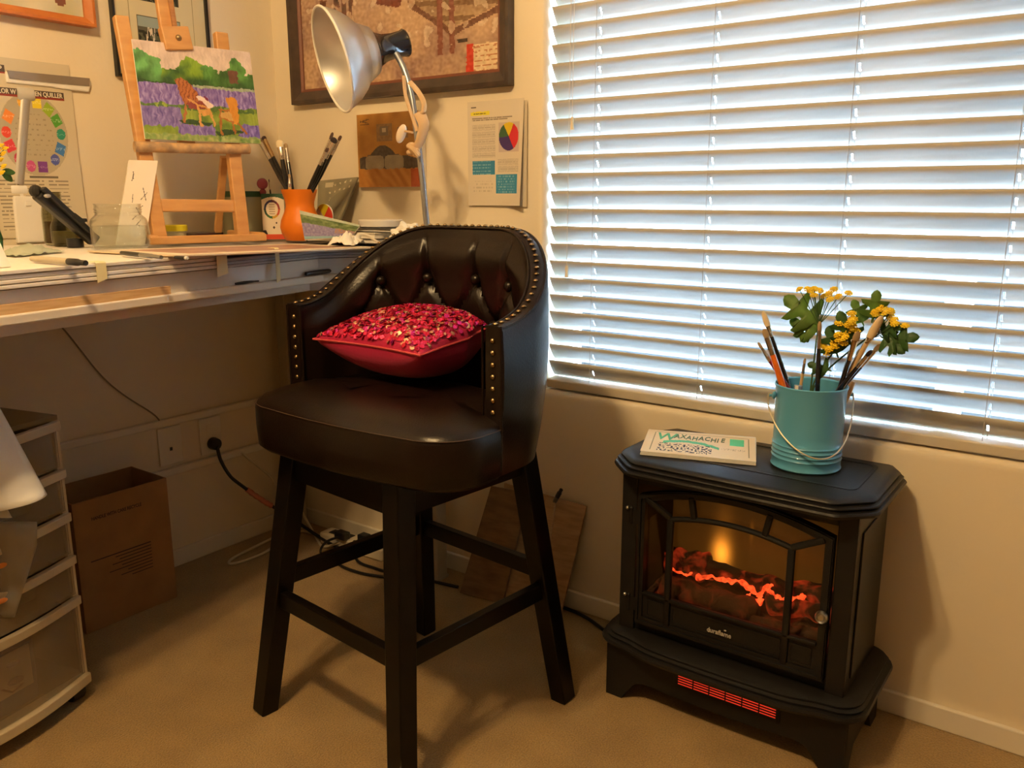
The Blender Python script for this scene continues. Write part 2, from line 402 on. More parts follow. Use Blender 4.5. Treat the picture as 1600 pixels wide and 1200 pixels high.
def segd(p, a, c):
    ax, ay = a; cx, cy = c; dx, dy = cx-ax, cy-ay; t = max(0, min(1, ((p[0]-ax)*dx+(p[1]-ay)*dy)/(dx*dx+dy*dy)))
    return math.hypot(p[0]-ax-t*dx, p[1]-ay-t*dy)
def pad(s, z):
    """padding thickness of the inner face"""
    a = arc(s); v = .052
    e = min(1, max(0, (rimz(s)-.012-z)/.03)); edge = min(1, (1-abs(s))/.10)
    v -= .014*(1-e*edge)
    d = min(segd((a, z), *q) for q in SEG); v -= .011*math.exp(-(d/.0065)**2)*e*edge
    db = min(math.hypot(a-x, z-zz) for x, zz in BA); v -= .014*math.exp(-(db/.022)**2)
    v += .006*math.exp(-((z-.965)/.035)**2)*e*edge
    return v
b = NB(); rows = []
NZ = 34
for s in ss:
    rz = rimz(s); sec = []
    for k in range(9):
        z = .600+(rz-.600)*k/8; bul = .006*math.sin(PI*k/8)-.022*(1-k/8)**2.2
        p = ucurve(s, -bul); sec.append((p.x, p.y, z))
    for ins, dz in ((.006, .007), (.02, .010), (.034, .007)):
        p = ucurve(s, ins); sec.append((p.x, p.y, rz+dz))
    for k in range(NZ):
        z = rz-.002-(rz-.002-.66)*k/(NZ-1); p = ucurve(s, pad(s, z)); sec.append((p.x, p.y, z))
    p = ucurve(s, .05); sec.append((p.x, p.y, .60))
    rows.append([b.verts.new(q) for q in sec])
for i in range(NS):
    n = len(rows[i])
    for k in range(n): b.faces.new((rows[i][k], rows[i+1][k], rows[i+1][(k+1) % n], rows[i][(k+1) % n]))
for r_ in (rows[0], rows[-1]):
    b.faces.new(r_)
ob('backrest', b, M_leather, st, smooth=True, world=True, ang=50)
# tuft buttons
for s, z in BTN:
    p = ucurve(s, .046); q = ucurve(s, .10); d = (q-p).normalized()
    b = NB(); lathe(b, [(0, .008), (.006, .007), (.0105, .003), (.0115, -.002), (.009, -.006), (0, -.006)], (p.x, p.y, z), 16, zalong((d.x, d.y, 0)))
    ob('tuft_button', b, M_leather, st, smooth=True, world=True)
# nail heads along the rim and down both arm fronts
nails = []
L = [0]; RS = [-.985+1.97*i/300 for i in range(301)]
P3 = [Vector((*ucurve(s, .021), rimz(s)+.010)) for s in RS]
for i in range(300): L.append(L[-1]+(P3[i+1]-P3[i]).length)
cnt = int(L[-1]/.0178)
for j in range(cnt+1):
    t = L[-1]*j/cnt; i = min(299, next((q for q in range(300) if L[q+1] >= t), 299)); f = (t-L[i])/(L[i+1]-L[i]); nails.append((P3[i].lerp(P3[i+1], f), Vector((0, 0, 1))))
for sx in (-1, 1):
    for k in range(10):
        z = rimz(1)-.018-k*.0215
        if z > .70: nails.append((Vector((OX+sx*(SW-.022), OY-SG-.0005, z)), Vector((0, -1, 0))))
nb = NB(); lathe(nb, [(0, .0040), (.0025, .0034), (.0045, .0018), (.0052, 0), (0, -.001)], (0, 0, 0), 12)
bmesh.ops.recalc_face_normals(nb, faces=nb.faces)
nme = bpy.data.meshes.new('nail_head'); nb.to_mesh(nme); nb.free(); nme.shade_smooth(); nme.materials.append(M_brass)
for p, d in nails[:100]:
    o = bpy.data.objects.new('nail_head', nme); C.objects.link(o); o.parent = st
    o.location = p-Vector(st.location); o.rotation_euler = zalong(d).to_euler()
# piping round the inner rim and the arm front edges
b = NB(); tube(b, [(*ucurve(s, .037), rimz(s)+.006) for s in ss], .0026, 8)
tube(b, [(*ucurve(s, .004), rimz(s)+.006) for s in ss], .0026, 8)
for sx in (-1, 1):
    for e in (.003, .044): tube(b, [(OX+sx*(SW-e), OY-SG-.001, .62), (OX+sx*(SW-e), OY-SG-.001, rimz(1)+.006)], .0024, 8)
ob('piping', b, M_leather, st, smooth=True, world=True)
# seat
FRY = -.812
def seatoutline(ins, zz=0):
    x0, x1, y0, y1 = OX-SW+.002+ins, OX+SW-.002-ins, FRY+ins, OY+.10-ins*.6
    r = max(.02, .095-ins*.55); pts = []
    for cx, cy, a0, rr in ((x0+r, y0+r, 180, r), (x1-r, y0+r, 270, r)):
        for k in range(13):
            a = math.radians(a0+90*k/12); pts.append((cx+rr*math.cos(a), cy+rr*math.sin(a)))
        if a0 == 180:
            for k in range(1, 10):
                t = k/10; pts.append((x0+r+(x1-x0-2*r)*t, y0-.012*math.sin(PI*t)))
    pts += [(x1, OY-SG+.001), (x1-.030, OY-SG+.005)]; x0 += .030; x1 -= .030
    r2 = .12
    for cx, cy, a0 in ((x1-r2, y1-r2, 0), (x0+r2, y1-r2, 90)):
        for k in range(9):
            a = math.radians(a0+90*k/8); pts.append((cx+r2*math.cos(a), cy+r2*math.sin(a)))
    return pts + [(x0, OY-SG+.005), (x0-.030, OY-SG+.001)]
b = NB(); rings = []
for ins, z in ((.05, .598), (.012, .602), (.002, .612), (0, .65), (0, .688), (.003, .697), (.012, .706), (.035, .716), (.07, .726), (.11, .732), (.16, .735), (.2, .736)):
    rings.append([b.verts.new((x, y, z)) for x, y in seatoutline(ins)])
n = len(rings[0])
for a, c in zip(rings, rings[1:]):
    for k in range(n): b.faces.new((a[k], a[(k+1) % n], c[(k+1) % n], c[k]))
b.faces.new(rings[-1]); b.faces.new(rings[0][::-1])
seat = ob('seat', b, M_leather, st, smooth=True, world=True, ang=60)
b = NB(); pts = [(x, y, .6965) for x, y in seatoutline(.0008)]; pts = pts[:36]; pts = [(OX-SW, OY-SG, .6965)]+pts+[(OX+SW, OY-SG, .6965)]
tube(b, pts, .0011, 6); ob('seam', b, M_stitch, seat, world=True, label='brown stitched seam', smooth=True)
# legs
BCX, BCY = 1.085, -.590
foot = {'a': (.833, -.803), 'b': (1.338, -.382), 'c': (.884, -.336), 'd': (1.286, -.849)}
def legp(k, z):
    f = 1-.30*z/.6; return Vector((BCX+(foot[k][0]-BCX)*f, BCY+(foot[k][1]-BCY)*f, z))
ru = Vector((math.sin(math.radians(5.5)), math.cos(math.radians(5.5)), 0))
for k in foot:
    b = NB(); bar(b, legp(k, 0), legp(k, .60), .040, .040, .044, .044, up=ru, bev=.0025); ob('leg', b, M_legwood, st, world=True)
for p, q, z in (('a', 'd', .27), ('d', 'b', .27), ('a', 'c', .312), ('c', 'b', .312)):
    b = NB(); bar(b, legp(p, z), legp(q, z), .020, .036, bev=.002); ob('stretcher', b, M_legwood, st, world=True)
b = NB()
for p, q in (('a', 'd'), ('d', 'b'), ('b', 'c'), ('c', 'a')): bar(b, legp(p, .566), legp(q, .566), .026, .062)
ob('apron', b, M_legwood, st, world=True)
b = NB(); lathe(b, [(0, .56), (.13, .56), (.13, .60), (0, .60)], (BCX, BCY, 0), 24); ob('swivel_plate', b, M_iron, st, world=True)

# ================================================================ SEQUIN CUSHION
cs = thing('sequin_cushion', 'hot pink square cushion covered in sequins on the stool seat', 'cushion', (1.067, -.535, .7375), math.radians(-2))
M_pink = mat('pink_satin', (.40, .004, .055), .5, sheen=.1, bump=.15, bscale=120)
b = NB(); N = 36; hs = .152; TOP = {}; 
def cz(u, v):
    e = (1-abs(u)**2.4)*(1-abs(v)**2.4); return max(0, e)**.5
def cxy(u, v):
    k = 1-.10*(1-u*u)*abs(v)**3; k2 = 1-.10*(1-v*v)*abs(u)**3; return u*hs*k2*(1-.26*max(0, v)), v*hs*k*(1 if v < 0 else .60)
top, bot = {}, {}
for i in range(N+1):
    for j in range(N+1):
        u, v = -1+2*i/N, -1+2*j/N; x, y = cxy(u, v); e = cz(u, v); zt = .078+.048*e; zb = .078-.0775*e
        zt += .020*(v+1)/2
        if e == 0: zb = zt
        bd = i in (0, N) or j in (0, N)
        top[i, j] = b.verts.new((x, y, zt)); bot[i, j] = top[i, j] if bd else b.verts.new((x, y, min(zb, zt)))
for i in range(N):
    for j in range(N):
        b.faces.new((top[i, j], top[i+1, j], top[i+1, j+1], top[i, j+1]))
        q = (bot[i, j+1], bot[i+1, j+1], bot[i+1, j], bot[i, j])
        try: b.faces.new(q)
        except ValueError: pass
ob('cover', b, M_pink, cs, smooth=True, ang=80)
b = NB(); E_ = [(-1+2*i/24, -1) for i in range(24)]+[(1, -1+2*i/24) for i in range(24)]+[(1-2*i/24, 1) for i in range(24)]+[(-1, 1-2*i/24) for i in range(25)]
tube(b, [(*cxy(u, v), .078+.020*(v+1)/2) for u, v in E_], .0022, 6); ob('piping', b, mat('salmon_piping', (.50, .06, .07), .6), cs, smooth=True, label='salmon pink piping')
b = NB(); seqm = [mat('pink_sequin', (.80, .03, .12), .22, .6), mat('red_sequin', (.55, .01, .05), .25, .6), mat('pale_gold_sequin', (.85, .45, .32), .22, .7), mat('magenta_sequin', (.7, .03, .32), .22, .6)]
for k in range(1700):
    u, v = random.uniform(-.98, .98), random.uniform(-.98, .98); x, y = cxy(u, v); e = cz(u, v)
    z = .078+.048*e+.020*(v+1)/2+.0015
    d = .01; zx = .048*cz(min(1, u+d), v); zy = .048*cz(u, min(1, v+d))+.010*d; z0 = .048*e
    nrm = Vector((-(zx-z0)/(d*hs), -(zy-z0)/(d*hs), 1)).normalized()
    nrm = (nrm+Vector((random.uniform(-.55, .55), random.uniform(-.55, .55), 0))).normalized()
    M = zalong(nrm); r = .0052; vs = [b.verts.new(Vector((x, y, z+.0018))+M@Vector((r*math.cos(2*PI*q/8), r*math.sin(2*PI*q/8), .0006*((q % 2)))) ) for q in range(8)]
    f = b.faces.new(vs); f.material_index = random.choices(range(4), (5, 4, 2.2, 1.6))[0]
me = bpy.data.meshes.new('sequins'); b.to_mesh(me); b.free()
for m in seqm: me.materials.append(m)
sq = bpy.data.objects.new('sequins', me); C.objects.link(sq); sq.parent = cs; sq['kind'] = 'stuff'; sq['label'] = 'round pink and pale gold sequins'

# ================================================================ STOVE HEATER
hx0, hx1, hyf, hyb = 1.418, 1.905, -.272, -.045
he = thing('stove_heater', 'black electric stove heater with glowing log flames behind an arched door', 'heater', (1.66, -.16, 0))
def plate(x0, x1, y0, y1, ch, ins=0, bow=0, rnd=False):
    x0 += ins; x1 -= ins; y0 += ins; y1 -= ins; pts = []
    corners = [(x0, y0), (x1, y0), (x1, y1), (x0, y1)]
    def cut(cx, cy, dx, dy):      # chamfer with slightly eased ends
        if rnd: return [(cx+dx*ch*(1-math.sin(PI/2*k/6)), cy+dy*ch*(1-math.cos(PI/2*k/6))) for k in range(7)]
        return [(cx+dx*ch*1.15, cy), (cx+dx*ch, cy+dy*ch*.02), (cx+dx*ch*.82, cy+dy*ch*.12), (cx+dx*ch*.12, cy+dy*ch*.82), (cx+dx*ch*.02, cy+dy*ch), (cx, cy+dy*ch*1.15)]
    a = cut(x0, y0, 1, 1)[::-1]; pts += a
    if bow:
        for k in range(1, 20):
            t = k/20; x = x0+ch+(x1-x0-2*ch)*t
            e = .5-.5*math.cos(PI*min(1, t/.20)) if t < .5 else .5-.5*math.cos(PI*min(1, (1-t)/.20))
            pts.append((x, y0-bow*(e*.65+.35*math.sin(PI*t))))
    pts += cut(x1, y0, -1, 1)
    if rnd: return pts + [(x1-ch*(1-math.cos(PI/2*k/6)), y1-ch*(1-math.sin(PI/2*k/6))) for k in range(7)] + [(x0+ch*(1-math.cos(PI/2*k/6)), y1-ch*(1-math.sin(PI/2*k/6))) for k in range(6, -1, -1)]
    pts += [(x1, y1-ch*.5), (x1-ch*.3, y1), (x0+ch*.3, y1), (x0, y1-ch*.5)]
    return pts
def stack(prof, fn, m, name, par):
    b = NB(); R_ = [[b.verts.new((x, y, z)) for x, y in fn(ins)] for ins, z in prof]; n = len(R_[0])
    for a, c in zip(R_, R_[1:]):
        for k in range(n): b.faces.new((a[k], a[(k+1) % n], c[(k+1) % n], c[k]))
    b.faces.new(R_[-1]); b.faces.new(R_[0][::-1]); return ob(name, b, m, par, world=True, smooth=True, ang=35)
top_ = stack([(.012, .530), (.002, .532), (0, .538), (.002, .542), (.008, .544), (.005, .549), (.006, .551), (.013, .553), (.011, .558), (.014, .562), (.020, .565)],
      lambda i: plate(1.388, 1.936, -.330, -.015, .062, i), M_iron, 'top_plate', he)
# raised panel outline on the top
b = NB(); frame(b, rrect(1.45, -.245, 1.885, -.055, .02), rrect(1.458, -.237, 1.877, -.063, .016), .5645, .5662); ob('top_ridge', b, M_iron, top_, world=True)
# body as hollow box with open front
b = NB()
box(b, ((hx0+.01), (hyf+hyb)/2, .342), (.02, hyb-hyf, .378)); box(b, ((hx1-.01), (hyf+hyb)/2, .342), (.02, hyb-hyf, .378))
box(b, ((hx0+hx1)/2, hyb-.008, .338), (hx1-hx0-.03, .014, .37)); box(b, ((hx0+hx1)/2, (hyf+hyb)/2, .524), (hx1-hx0-.03, hyb-hyf, .012))
box(b, ((hx0+hx1)/2, (hyf+hyb)/2, .17), (hx1-hx0-.03, hyb-hyf, .03))
box(b, (hx0+.018, hyf-.004, .342), (.036, .010, .378), bev=.002); box(b, (hx1-.018, hyf-.004, .342), (.036, .010, .378), bev=.002)
box(b, ((hx0+hx1)/2, hyf-.001, .517), (hx1-hx0-.07, .010, .026))
box(b, (hx1+.0015, (hyf+hyb)/2, .338), (.004, hyb-hyf-.05, .30), bev=.0015)
ob('body', b, M_iron, he, world=True)
# door
DX0, DX1, DZ0 = 1.461, 1.866, .186
dy = -.283
def archz(x, zs, zc, x0, x1):
    t = (x-(x0+x1)/2)/((x1-x0)/2); return zs+(zc-zs)*(1-t*t)
def archo(x0, x1, z0, zs, zc, n=24):
    return [(x0, z0), (x1, z0)]+[(x1-(x1-x0)*k/n, archz(x1-(x1-x0)*k/n, zs, zc, x0, x1)) for k in range(n+1)]
door = None
b = NB()
frame(b, archo(DX0, DX1, DZ0, .482, .517), archo(DX0+.016, DX1-.016, DZ0+.018, .468, .502), -dy-.012, -dy+.006, MXZ)
frame(b, archo(DX0+.002, DX1-.002, DZ0+.003, .480, .515), archo(DX0+.008, DX1-.008, DZ0+.010, .475, .510), -dy+.006, -dy+.010, MXZ)
# lower solid panel with raised outlines
box(b, ((DX0+DX1)/2, dy+.004, .2275), (DX1-DX0-.03, .012, .066))
for x0, x1 in ((1.486, 1.528), (1.545, 1.780), (1.797, 1.841)):
    frame(b, rrect(x0, .207, x1, .248, .003, 2), rrect(x0+.004, .211, x1-.004, .244, .002, 2), -dy-.003, -dy+.004, MXZ)
box(b, ((DX0+DX1)/2, dy-.003, .260), (DX1-DX0-.034, .012, .007), bev=.002)
door = ob('door', b, M_iron, he, world=True, smooth=True, ang=30)
# glazing bars
gx0, gx1 = 1.536, 1.789
b = NB()
for x, z0, z1 in ((gx0, .20, .444), (gx1, .20, .444)): box(b, (x, dy-.003, (z0+z1)/2), (.014, .012, z1-z0), bev=.003)
tube(b, [(gx0+(gx1-gx0)*k/16, dy-.003, archz(gx0+(gx1-gx0)*k/16, .442, .459, gx0, gx1)) for k in range(17)], .0062, 8)
for a, c in (((1.588, .455), (1.580, .500)), ((1.735, .455), (1.744, .500)), ((gx0, .444), (1.478, .477)), ((gx1, .444), (1.849, .474))):
    bar(b, (a[0], dy-.003, a[1]), (c[0], dy-.003, c[1]), .012, .012, bev=.002, up=(0, 1, 0))
ob('glazing_bars', b, M_iron, door, world=True, smooth=True, ang=40)
b = NB(); prism(b, archo(DX0+.012, DX1-.012, .255, .478, .513), -dy-.008, -dy-.0055, MXZ); ob('door_glass', b, glassmat('smoked_glass', (.88, .82, .74)), door, world=True)
b = NB(); lathe(b, [(0, .012), (.005, .012), (.007, .009), (.010, .013), (.0125, .009), (.0125, .004), (.008, 0), (0, 0)], (1.857, dy-.008, .324), 24, zalong((0, -1, 0))); ob('door_knob', b, M_steel, door, world=True, smooth=True, label='polished steel knob')
for z in (.445, .243):
    b = NB(); ball(b, (1.441, -.281, z), .0045, 12); tube(b, [(1.441, -.281, z), (1.441, -.281, z-.035)], .004, 8); box(b, (1.452, -.280, z-.018), (.02, .004, .03))
    ob('hinge', b, M_steel if 0 else M_iron, he, world=True)
    b = NB(); ball(b, (1.433, -.284, z), .0042, 12); ob('hinge_pin', b, M_steel, he, world=True, smooth=True, label='steel hinge pin')
M_logo = mat('silver_lettering', (.5, .47, .42), .4)
text('brand_lettering', 'duraflame', M_logo, door, MXZ, (1.628, dy-.0055, .218), .0145, bold=.0002, sx=.92)
b = NB(); prism(b, [(1.6645, .2315), (1.6675, .2335), (1.6705, .2315), (1.6690, .2300), (1.6660, .2300)], -dy+.005, -dy+.006, MXZ); ob('flame_mark', b, M_logo, door, world=True)
# fire back panel with glow, log set, ember bed
def firemat():
    m = bpy.data.materials.new('flame_screen'); m.use_nodes = True; nt = m.node_tree; p = nt.nodes['Principled BSDF']
    p.inputs['Base Color'].default_value = (.03, .018, .008, 1); p.inputs['Roughness'].default_value = .35
    tc = nt.nodes.new('ShaderNodeTexCoord'); sx = nt.nodes.new('ShaderNodeSeparateXYZ'); nt.links.new(tc.outputs['Object'], sx.inputs[0])
    def flame(cx, cz, w, h, st):
        a = nt.nodes.new('ShaderNodeMath'); a.operation = 'SUBTRACT'; a.inputs[1].default_value = cx; nt.links.new(sx.outputs[0], a.inputs[0])
        a2 = nt.nodes.new('ShaderNodeMath'); a2.operation = 'DIVIDE'; a2.inputs[1].default_value = w; nt.links.new(a.outputs[0], a2.inputs[0])
        c = nt.nodes.new('ShaderNodeMath'); c.operation = 'SUBTRACT'; c.inputs[1].default_value = cz; nt.links.new(sx.outputs[2], c.inputs[0])
        c2 = nt.nodes.new('ShaderNodeMath'); c2.operation = 'DIVIDE'; c2.inputs[1].default_value = h; nt.links.new(c.outputs[0], c2.inputs[0])
        q1 = nt.nodes.new('ShaderNodeMath'); q1.operation = 'MULTIPLY'; nt.links.new(a2.outputs[0], q1.inputs[0]); nt.links.new(a2.outputs[0], q1.inputs[1])
        q2 = nt.nodes.new('ShaderNodeMath'); q2.operation = 'MULTIPLY'; nt.links.new(c2.outputs[0], q2.inputs[0]); nt.links.new(c2.outputs[0], q2.inputs[1])
        s = nt.nodes.new('ShaderNodeMath'); s.operation = 'ADD'; nt.links.new(q1.outputs[0], s.inputs[0]); nt.links.new(q2.outputs[0], s.inputs[1])
        n = nt.nodes.new('ShaderNodeMath'); n.operation = 'MULTIPLY'; n.inputs[1].default_value = -1; nt.links.new(s.outputs[0], n.inputs[0])
        e = nt.nodes.new('ShaderNodeMath'); e.operation = 'EXPONENT'; nt.links.new(n.outputs[0], e.inputs[0])
        g = nt.nodes.new('ShaderNodeMath'); g.operation = 'MULTIPLY'; g.inputs[1].default_value = st; nt.links.new(e.outputs[0], g.inputs[0]); return g
    fl = [flame(-.087, .305, .018, .032, 2.2), flame(-.084, .35, .022, .07, .14), flame(-.02, .375, .004, .02, .14), flame(.0, .31, .26, .12, .085)]
    acc = fl[0]
    for f in fl[1:]:
        ad = nt.nodes.new('ShaderNodeMath'); ad.operation = 'ADD'; nt.links.new(acc.outputs[0], ad.inputs[0]); nt.links.new(f.outputs[0], ad.inputs[1]); acc = ad
    p.inputs['Emission Color'].default_value = (1, .36, .035, 1); nt.links.new(acc.outputs[0], p.inputs['Emission Strength'])
    return m
b = NB(); box(b, (1.66, -.085, .345), (.44, .006, .31)); ob('flame_screen', b, firemat(), he, world=True, label='amber flame screen')
for x in (1.448, 1.876):
    b = NB(); box(b, (x, -.18, .345), (.004, .18, .31)); ob('firebox_side', b, mat('dark_firebox', (.02, .012, .008), .4), he, world=True)
def embermat(name, st, lo, hi, sc, col):
    m = bpy.data.materials.new(name); m.use_nodes = True; nt = m.node_tree; p = nt.nodes['Principled BSDF']
    tc = nt.nodes.new('ShaderNodeTexCoord'); n = nt.nodes.new('ShaderNodeTexNoise'); n.inputs['Scale'].default_value = sc; n.inputs['Detail'].default_value = 5; n.inputs['Distortion'].default_value = .8
    nt.links.new(tc.outputs['Object'], n.inputs['Vector']); mr = nt.nodes.new('ShaderNodeMapRange'); mr.inputs[1].default_value = lo; mr.inputs[2].default_value = hi; mr.inputs[4].default_value = st
    nt.links.new(n.outputs['Fac'], mr.inputs[0]); nt.links.new(mr.outputs[0], p.inputs['Emission Strength']); p.inputs['Emission Color'].default_value = (1, .075, .018, 1)
    p.inputs['Base Color'].default_value = (*col, 1); p.inputs['Roughness'].default_value = .8
    bp = nt.nodes.new('ShaderNodeBump'); bp.inputs['Strength'].default_value = .8; bp.inputs['Distance'].default_value = .006
    nt.links.new(n.outputs['Fac'], bp.inputs['Height']); nt.links.new(bp.outputs[0], p.inputs['Normal']); return m
M_log = embermat('smouldering_log', .5, .47, .75, 26, (.05, .018, .010)); M_ash = embermat('ash_log', .12, .5, .8, 30, (.07, .032, .018)); M_emb = embermat('glowing_embers', 3.2, .25, .62, 60, (.2, .04, .01))
def log(a, c, r, m, name='log'):
    b = NB(); P_ = smoothpath([a, tuple((Vector(a)+Vector(c))/2+Vector((0, 0, .006))), c], 12)
    k0 = random.random()*9; tube(b, P_, lambda t: r*(1+.18*math.sin(9*t+k0)+.09*math.sin(23*t+k0*2))*(.75 if t < .02 or t > .98 else 1), 18)
    for v in b.verts: v.co += Vector((nz(v.co.x, v.co.y, v.co.z*40+k0, 40), nz(v.co.y, v.co.x, v.co.z*40, 40), nz(v.co.x+3, v.co.y, v.co.z*40, 40)))*.0045
    return ob(name, b, m, he, world=True, smooth=True, ang=60)
log((1.470, -.150, .286), (1.565, -.140, .284), .028, M_log)
log((1.560, -.145, .284), (1.700, -.150, .282), .019, M_log)
log((1.690, -.150, .284), (1.862, -.130, .280), .024, M_log)
log((1.490, -.215, .243), (1.705, -.205, .240), .029, M_ash)
log((1.715, -.185, .266), (1.868, -.165, .262), .021, M_log)
log((1.700, -.238, .230), (1.868, -.218, .236), .019, M_ash)
for EMB, r_ in (([(1.560, .284), (1.582, .291), (1.610, .293), (1.634, .296), (1.659, .301), (1.679, .292), (1.701, .285), (1.712, .298), (1.726, .311)], .0045), ([(1.701, .287), (1.703, .275), (1.699, .262), (1.684, .266), (1.672, .274)], .0065), ([(1.718, .297), (1.735, .290), (1.753, .292), (1.779, .298), (1.795, .309)], .0040), ([(1.500, .288), (1.530, .282), (1.548, .290)], .0025)):
    b = NB(); P_ = smoothpath([(x, -.192-.02*(.3-z)*10*.3, z) for x, z in EMB], 8); tube(b, P_, lambda t: r_*(1+.35*math.sin(23*t)+.25*math.sin(51*t)), 10)
    for v in b.verts: v.co += Vector((0, nz(v.co.x, v.co.z, 1, 90), nz(v.co.x, v.co.y, 7, 90)))*.006
    ob('embers', b, M_emb, he, world=True, label='glowing red embers')
b = NB(); N_ = 40
gr = [[b.verts.new((1.452+.422*i/N_, -.266+.17*j/12, .222+.022*(j/12)+.010*nz(i*.4, j*.5, 2)+.004*nz(i*1.3, j*1.5, 5))) for j in range(13)] for i in range(N_+1)]
for i in range(N_):
    for j in range(12): b.faces.new((gr[i][j], gr[i+1][j], gr[i+1][j+1], gr[i][j+1]))
ob('ash_bed', b, M_ash, he, world=True, smooth=True)
# base moulding, apron and feet
stack([(.016, .126), (.004, .129), (0, .136), (.002, .142), (.008, .144), (.006, .150), (.012, .153), (.011, .158), (.020, .163)],
      lambda i: plate(1.378, 1.950, -.322, -.018, .052, i, bow=.024, rnd=True), M_iron, 'base_moulding', he)
b = NB()
FX0, FX1 = 1.403, 1.922
ap = [(FX0, .128), (FX0, 0), (FX0+.040, 0), (FX0+.046, .012)]+[(FX0+.046+.04*k/5, .012+.040*math.sin(PI/2*k/5)) for k in range(1, 6)]
ap += [(FX0+.10+(FX1-FX0-.20)*k/10, .054-.006*math.sin(PI*k/10)) for k in range(11)]
ap += [(FX1-.046-.04*(5-k)/5, .012+.040*math.sin(PI/2*(5-k)/5)) for k in range(0, 5)]+[(FX1-.046, .012), (FX1-.040, 0), (FX1, 0), (FX1, .128)]
prism(b, ap, .292, .304, MXZ)
sd = [(-.040, .128), (-.040, 0), (-.085, 0), (-.115, .045), (-.235, .045), (-.262, 0), (-.2995, 0), (-.2995, .128)]
MYZ = Matrix(((0, 0, 1), (1, 0, 0), (0, 1, 0)))
prism(b, sd, FX0, FX0+.012, MYZ); prism(b, sd, FX1-.012, FX1, MYZ)
bk = [(x, z) for x, z in ap]; prism(b, bk, .040, .050, MXZ)
box(b, (1.66, -.17, .10), (.48, .25, .008))
base = ob('base', b, M_iron, he, world=True)
M_heat = mat('glowing_heating_element', (.3, .02, .01), .5, emit=(1, .05, .02), es=.62)
b = NB(); box(b, (1.682, -.3045, .099), (.216, .001, .032)); ob('heating_element', b, M_heat, he, world=True, label='glowing red heating element')
b = NB()
for k in range(6): box(b, (1.682, -.3058, .0845+.0058*k), (.216, .0016, .0022))
for k in range(7): box(b, (1.576+.0355*k, -.3058, .099), (.0022, .0022, .034))
frame(b, [(1.568, .079), (1.796, .079), (1.796, .119), (1.568, .119)], [(1.576, .084), (1.788, .084), (1.788, .114), (1.576, .114)], .304, .3065, MXZ)
ob('outlet_grille', b, M_iron, he, world=True)

# ================================================================ BOOKLET
bk_ = thing('booklet', 'cream landscape booklet with green lettering lying on the black heater', 'booklet', (1.535, -.158, .5662))
A_, B_, C_, D_ = Vector((1.455, -.278, 0)), Vector((1.681, -.207, 0)), Vector((1.617, -.031, 0)), Vector((1.391, -.112, 0))
ex = (B_-A_); ey = (D_-A_); M_cover = mat('cream_cover', (.84, .77, .62), .6)
b = NB()
for k, z in enumerate((0, .0028, .0056)):
    q = [A_+ex*(.004*k), B_-ex*.003*k, C_-ex*.003*k, D_+ex*(.004*k)]
    prism(b, [(p.x, p.y) for p in q], .5665+z, .5665+z+.0024)
ob('pages', b, M_paper, bk_, world=True)
def coverpaint(u, v):
    c = hx('ecdcbd')
    if (abs(u-.08) < .004 and .1 < v < .9) or (abs(u-.94) < .003 and .12 < v < .92) or (abs(v-.1) < .006 and .08 < u < .94) or (abs(v-.92) < .006 and .08 < u < .94): c = hx('8d8a6a')
    cv = .57-2.2*(u-.38)**2
    if .17 < u < .68 and abs(v-cv) < .05+.02*nz(u*30, v*9): c = hx('58c59a')
    if .77 < u < .90 and .55 < v < .86: c = hx('57cf9c')
    if .14 < u < .62 and .10 < v < .44 and nz(u*55, v*22, 3)+.35*nz(u*120, v*50, 1) > .12: c = hx('23304a')
    if .70 < u < .92 and abs(v-.38) < .04 and nz(u*80, v*40, 8) > .1: c = hx('b8ac90')
    return c
cv = paint('cover', coverpaint, 110, 70, A_+Vector((0, 0, .5749)), ex, ey, bk_)
M_dkg = mat('dark_green_ink', (.03, .14, .09), .6); M_grn = mat('bright_green_ink', (.09, .52, .32), .6)
Mx = basis(ex, ey)
def onbook(u, v): return A_+ex*u+ey*v+Vector((0, 0, .5754))
text('initial', 'W', M_grn, bk_, Mx, onbook(.095, .58), .074, ext=.0002, bold=.0012, sx=.56)
lets = 'AXAHACHIE'; wd = [.070, .070, .070, .078, .070, .070, .075, .045, .06]; u = .262
for k, ch in enumerate(lets):
    text('title_letter', ch, M_dkg, bk_, Mx, onbook(u, .68-.03*k/8+.02*math.sin(k*1.7)), .044, ext=.0002, bold=.0004, sx=.40); u += wd[k]*.72+.004

# ================================================================ PAIL WITH BRUSHES AND FLOWERS
BX, BYY, BZ = 1.760, -.142, .5662
M_teal = mat('turquoise_enamel', (.10, .37, .60), .28, coat=.4)
pa = thing('metal_pail', 'turquoise metal pail with wire handle on the black heater', 'pail', (BX, BYY, BZ))
b = NB()
pr = [(0, .001), (.064, .001), (.066, 0), (.0685, .003), (.067, .006)]
for k in range(4):
    z = .022+.009*k; pr += [(.0665, z-.003), (.0685, z), (.0665, z+.003)]
pr += [(.0668, .07), (.0680, .160), (.0700, .165), (.0705, .168), (.069, .1695), (.0665, .167), (.0650, .10), (.062, .006), (0, .006)]
lathe(b, pr, (0, 0, 0), 56); ob('pail_body', b, M_teal, pa, smooth=True)
hd = Vector((math.cos(YAW), math.sin(YAW), 0)); fd = Vector((math.sin(YAW), -math.cos(YAW), 0))
for sx in (-1, 1):
    b = NB(); c = hd*sx*.073+Vector((0, 0, .146)); ball(b, c, .008, 12, (.5, 1, 1)); tube(b, [c, c+hd*sx*.010], .003, 8); ob('ear', b, M_teal, pa, smooth=True)
b = NB(); hp = []
for k in range(25):
    a = PI*k/24; x = -math.cos(a)*.086; q = math.sin(a)
    hp.append(hd*x+fd*(.02*q+.062*q*q)+Vector((0, 0, .146-.108*q)))
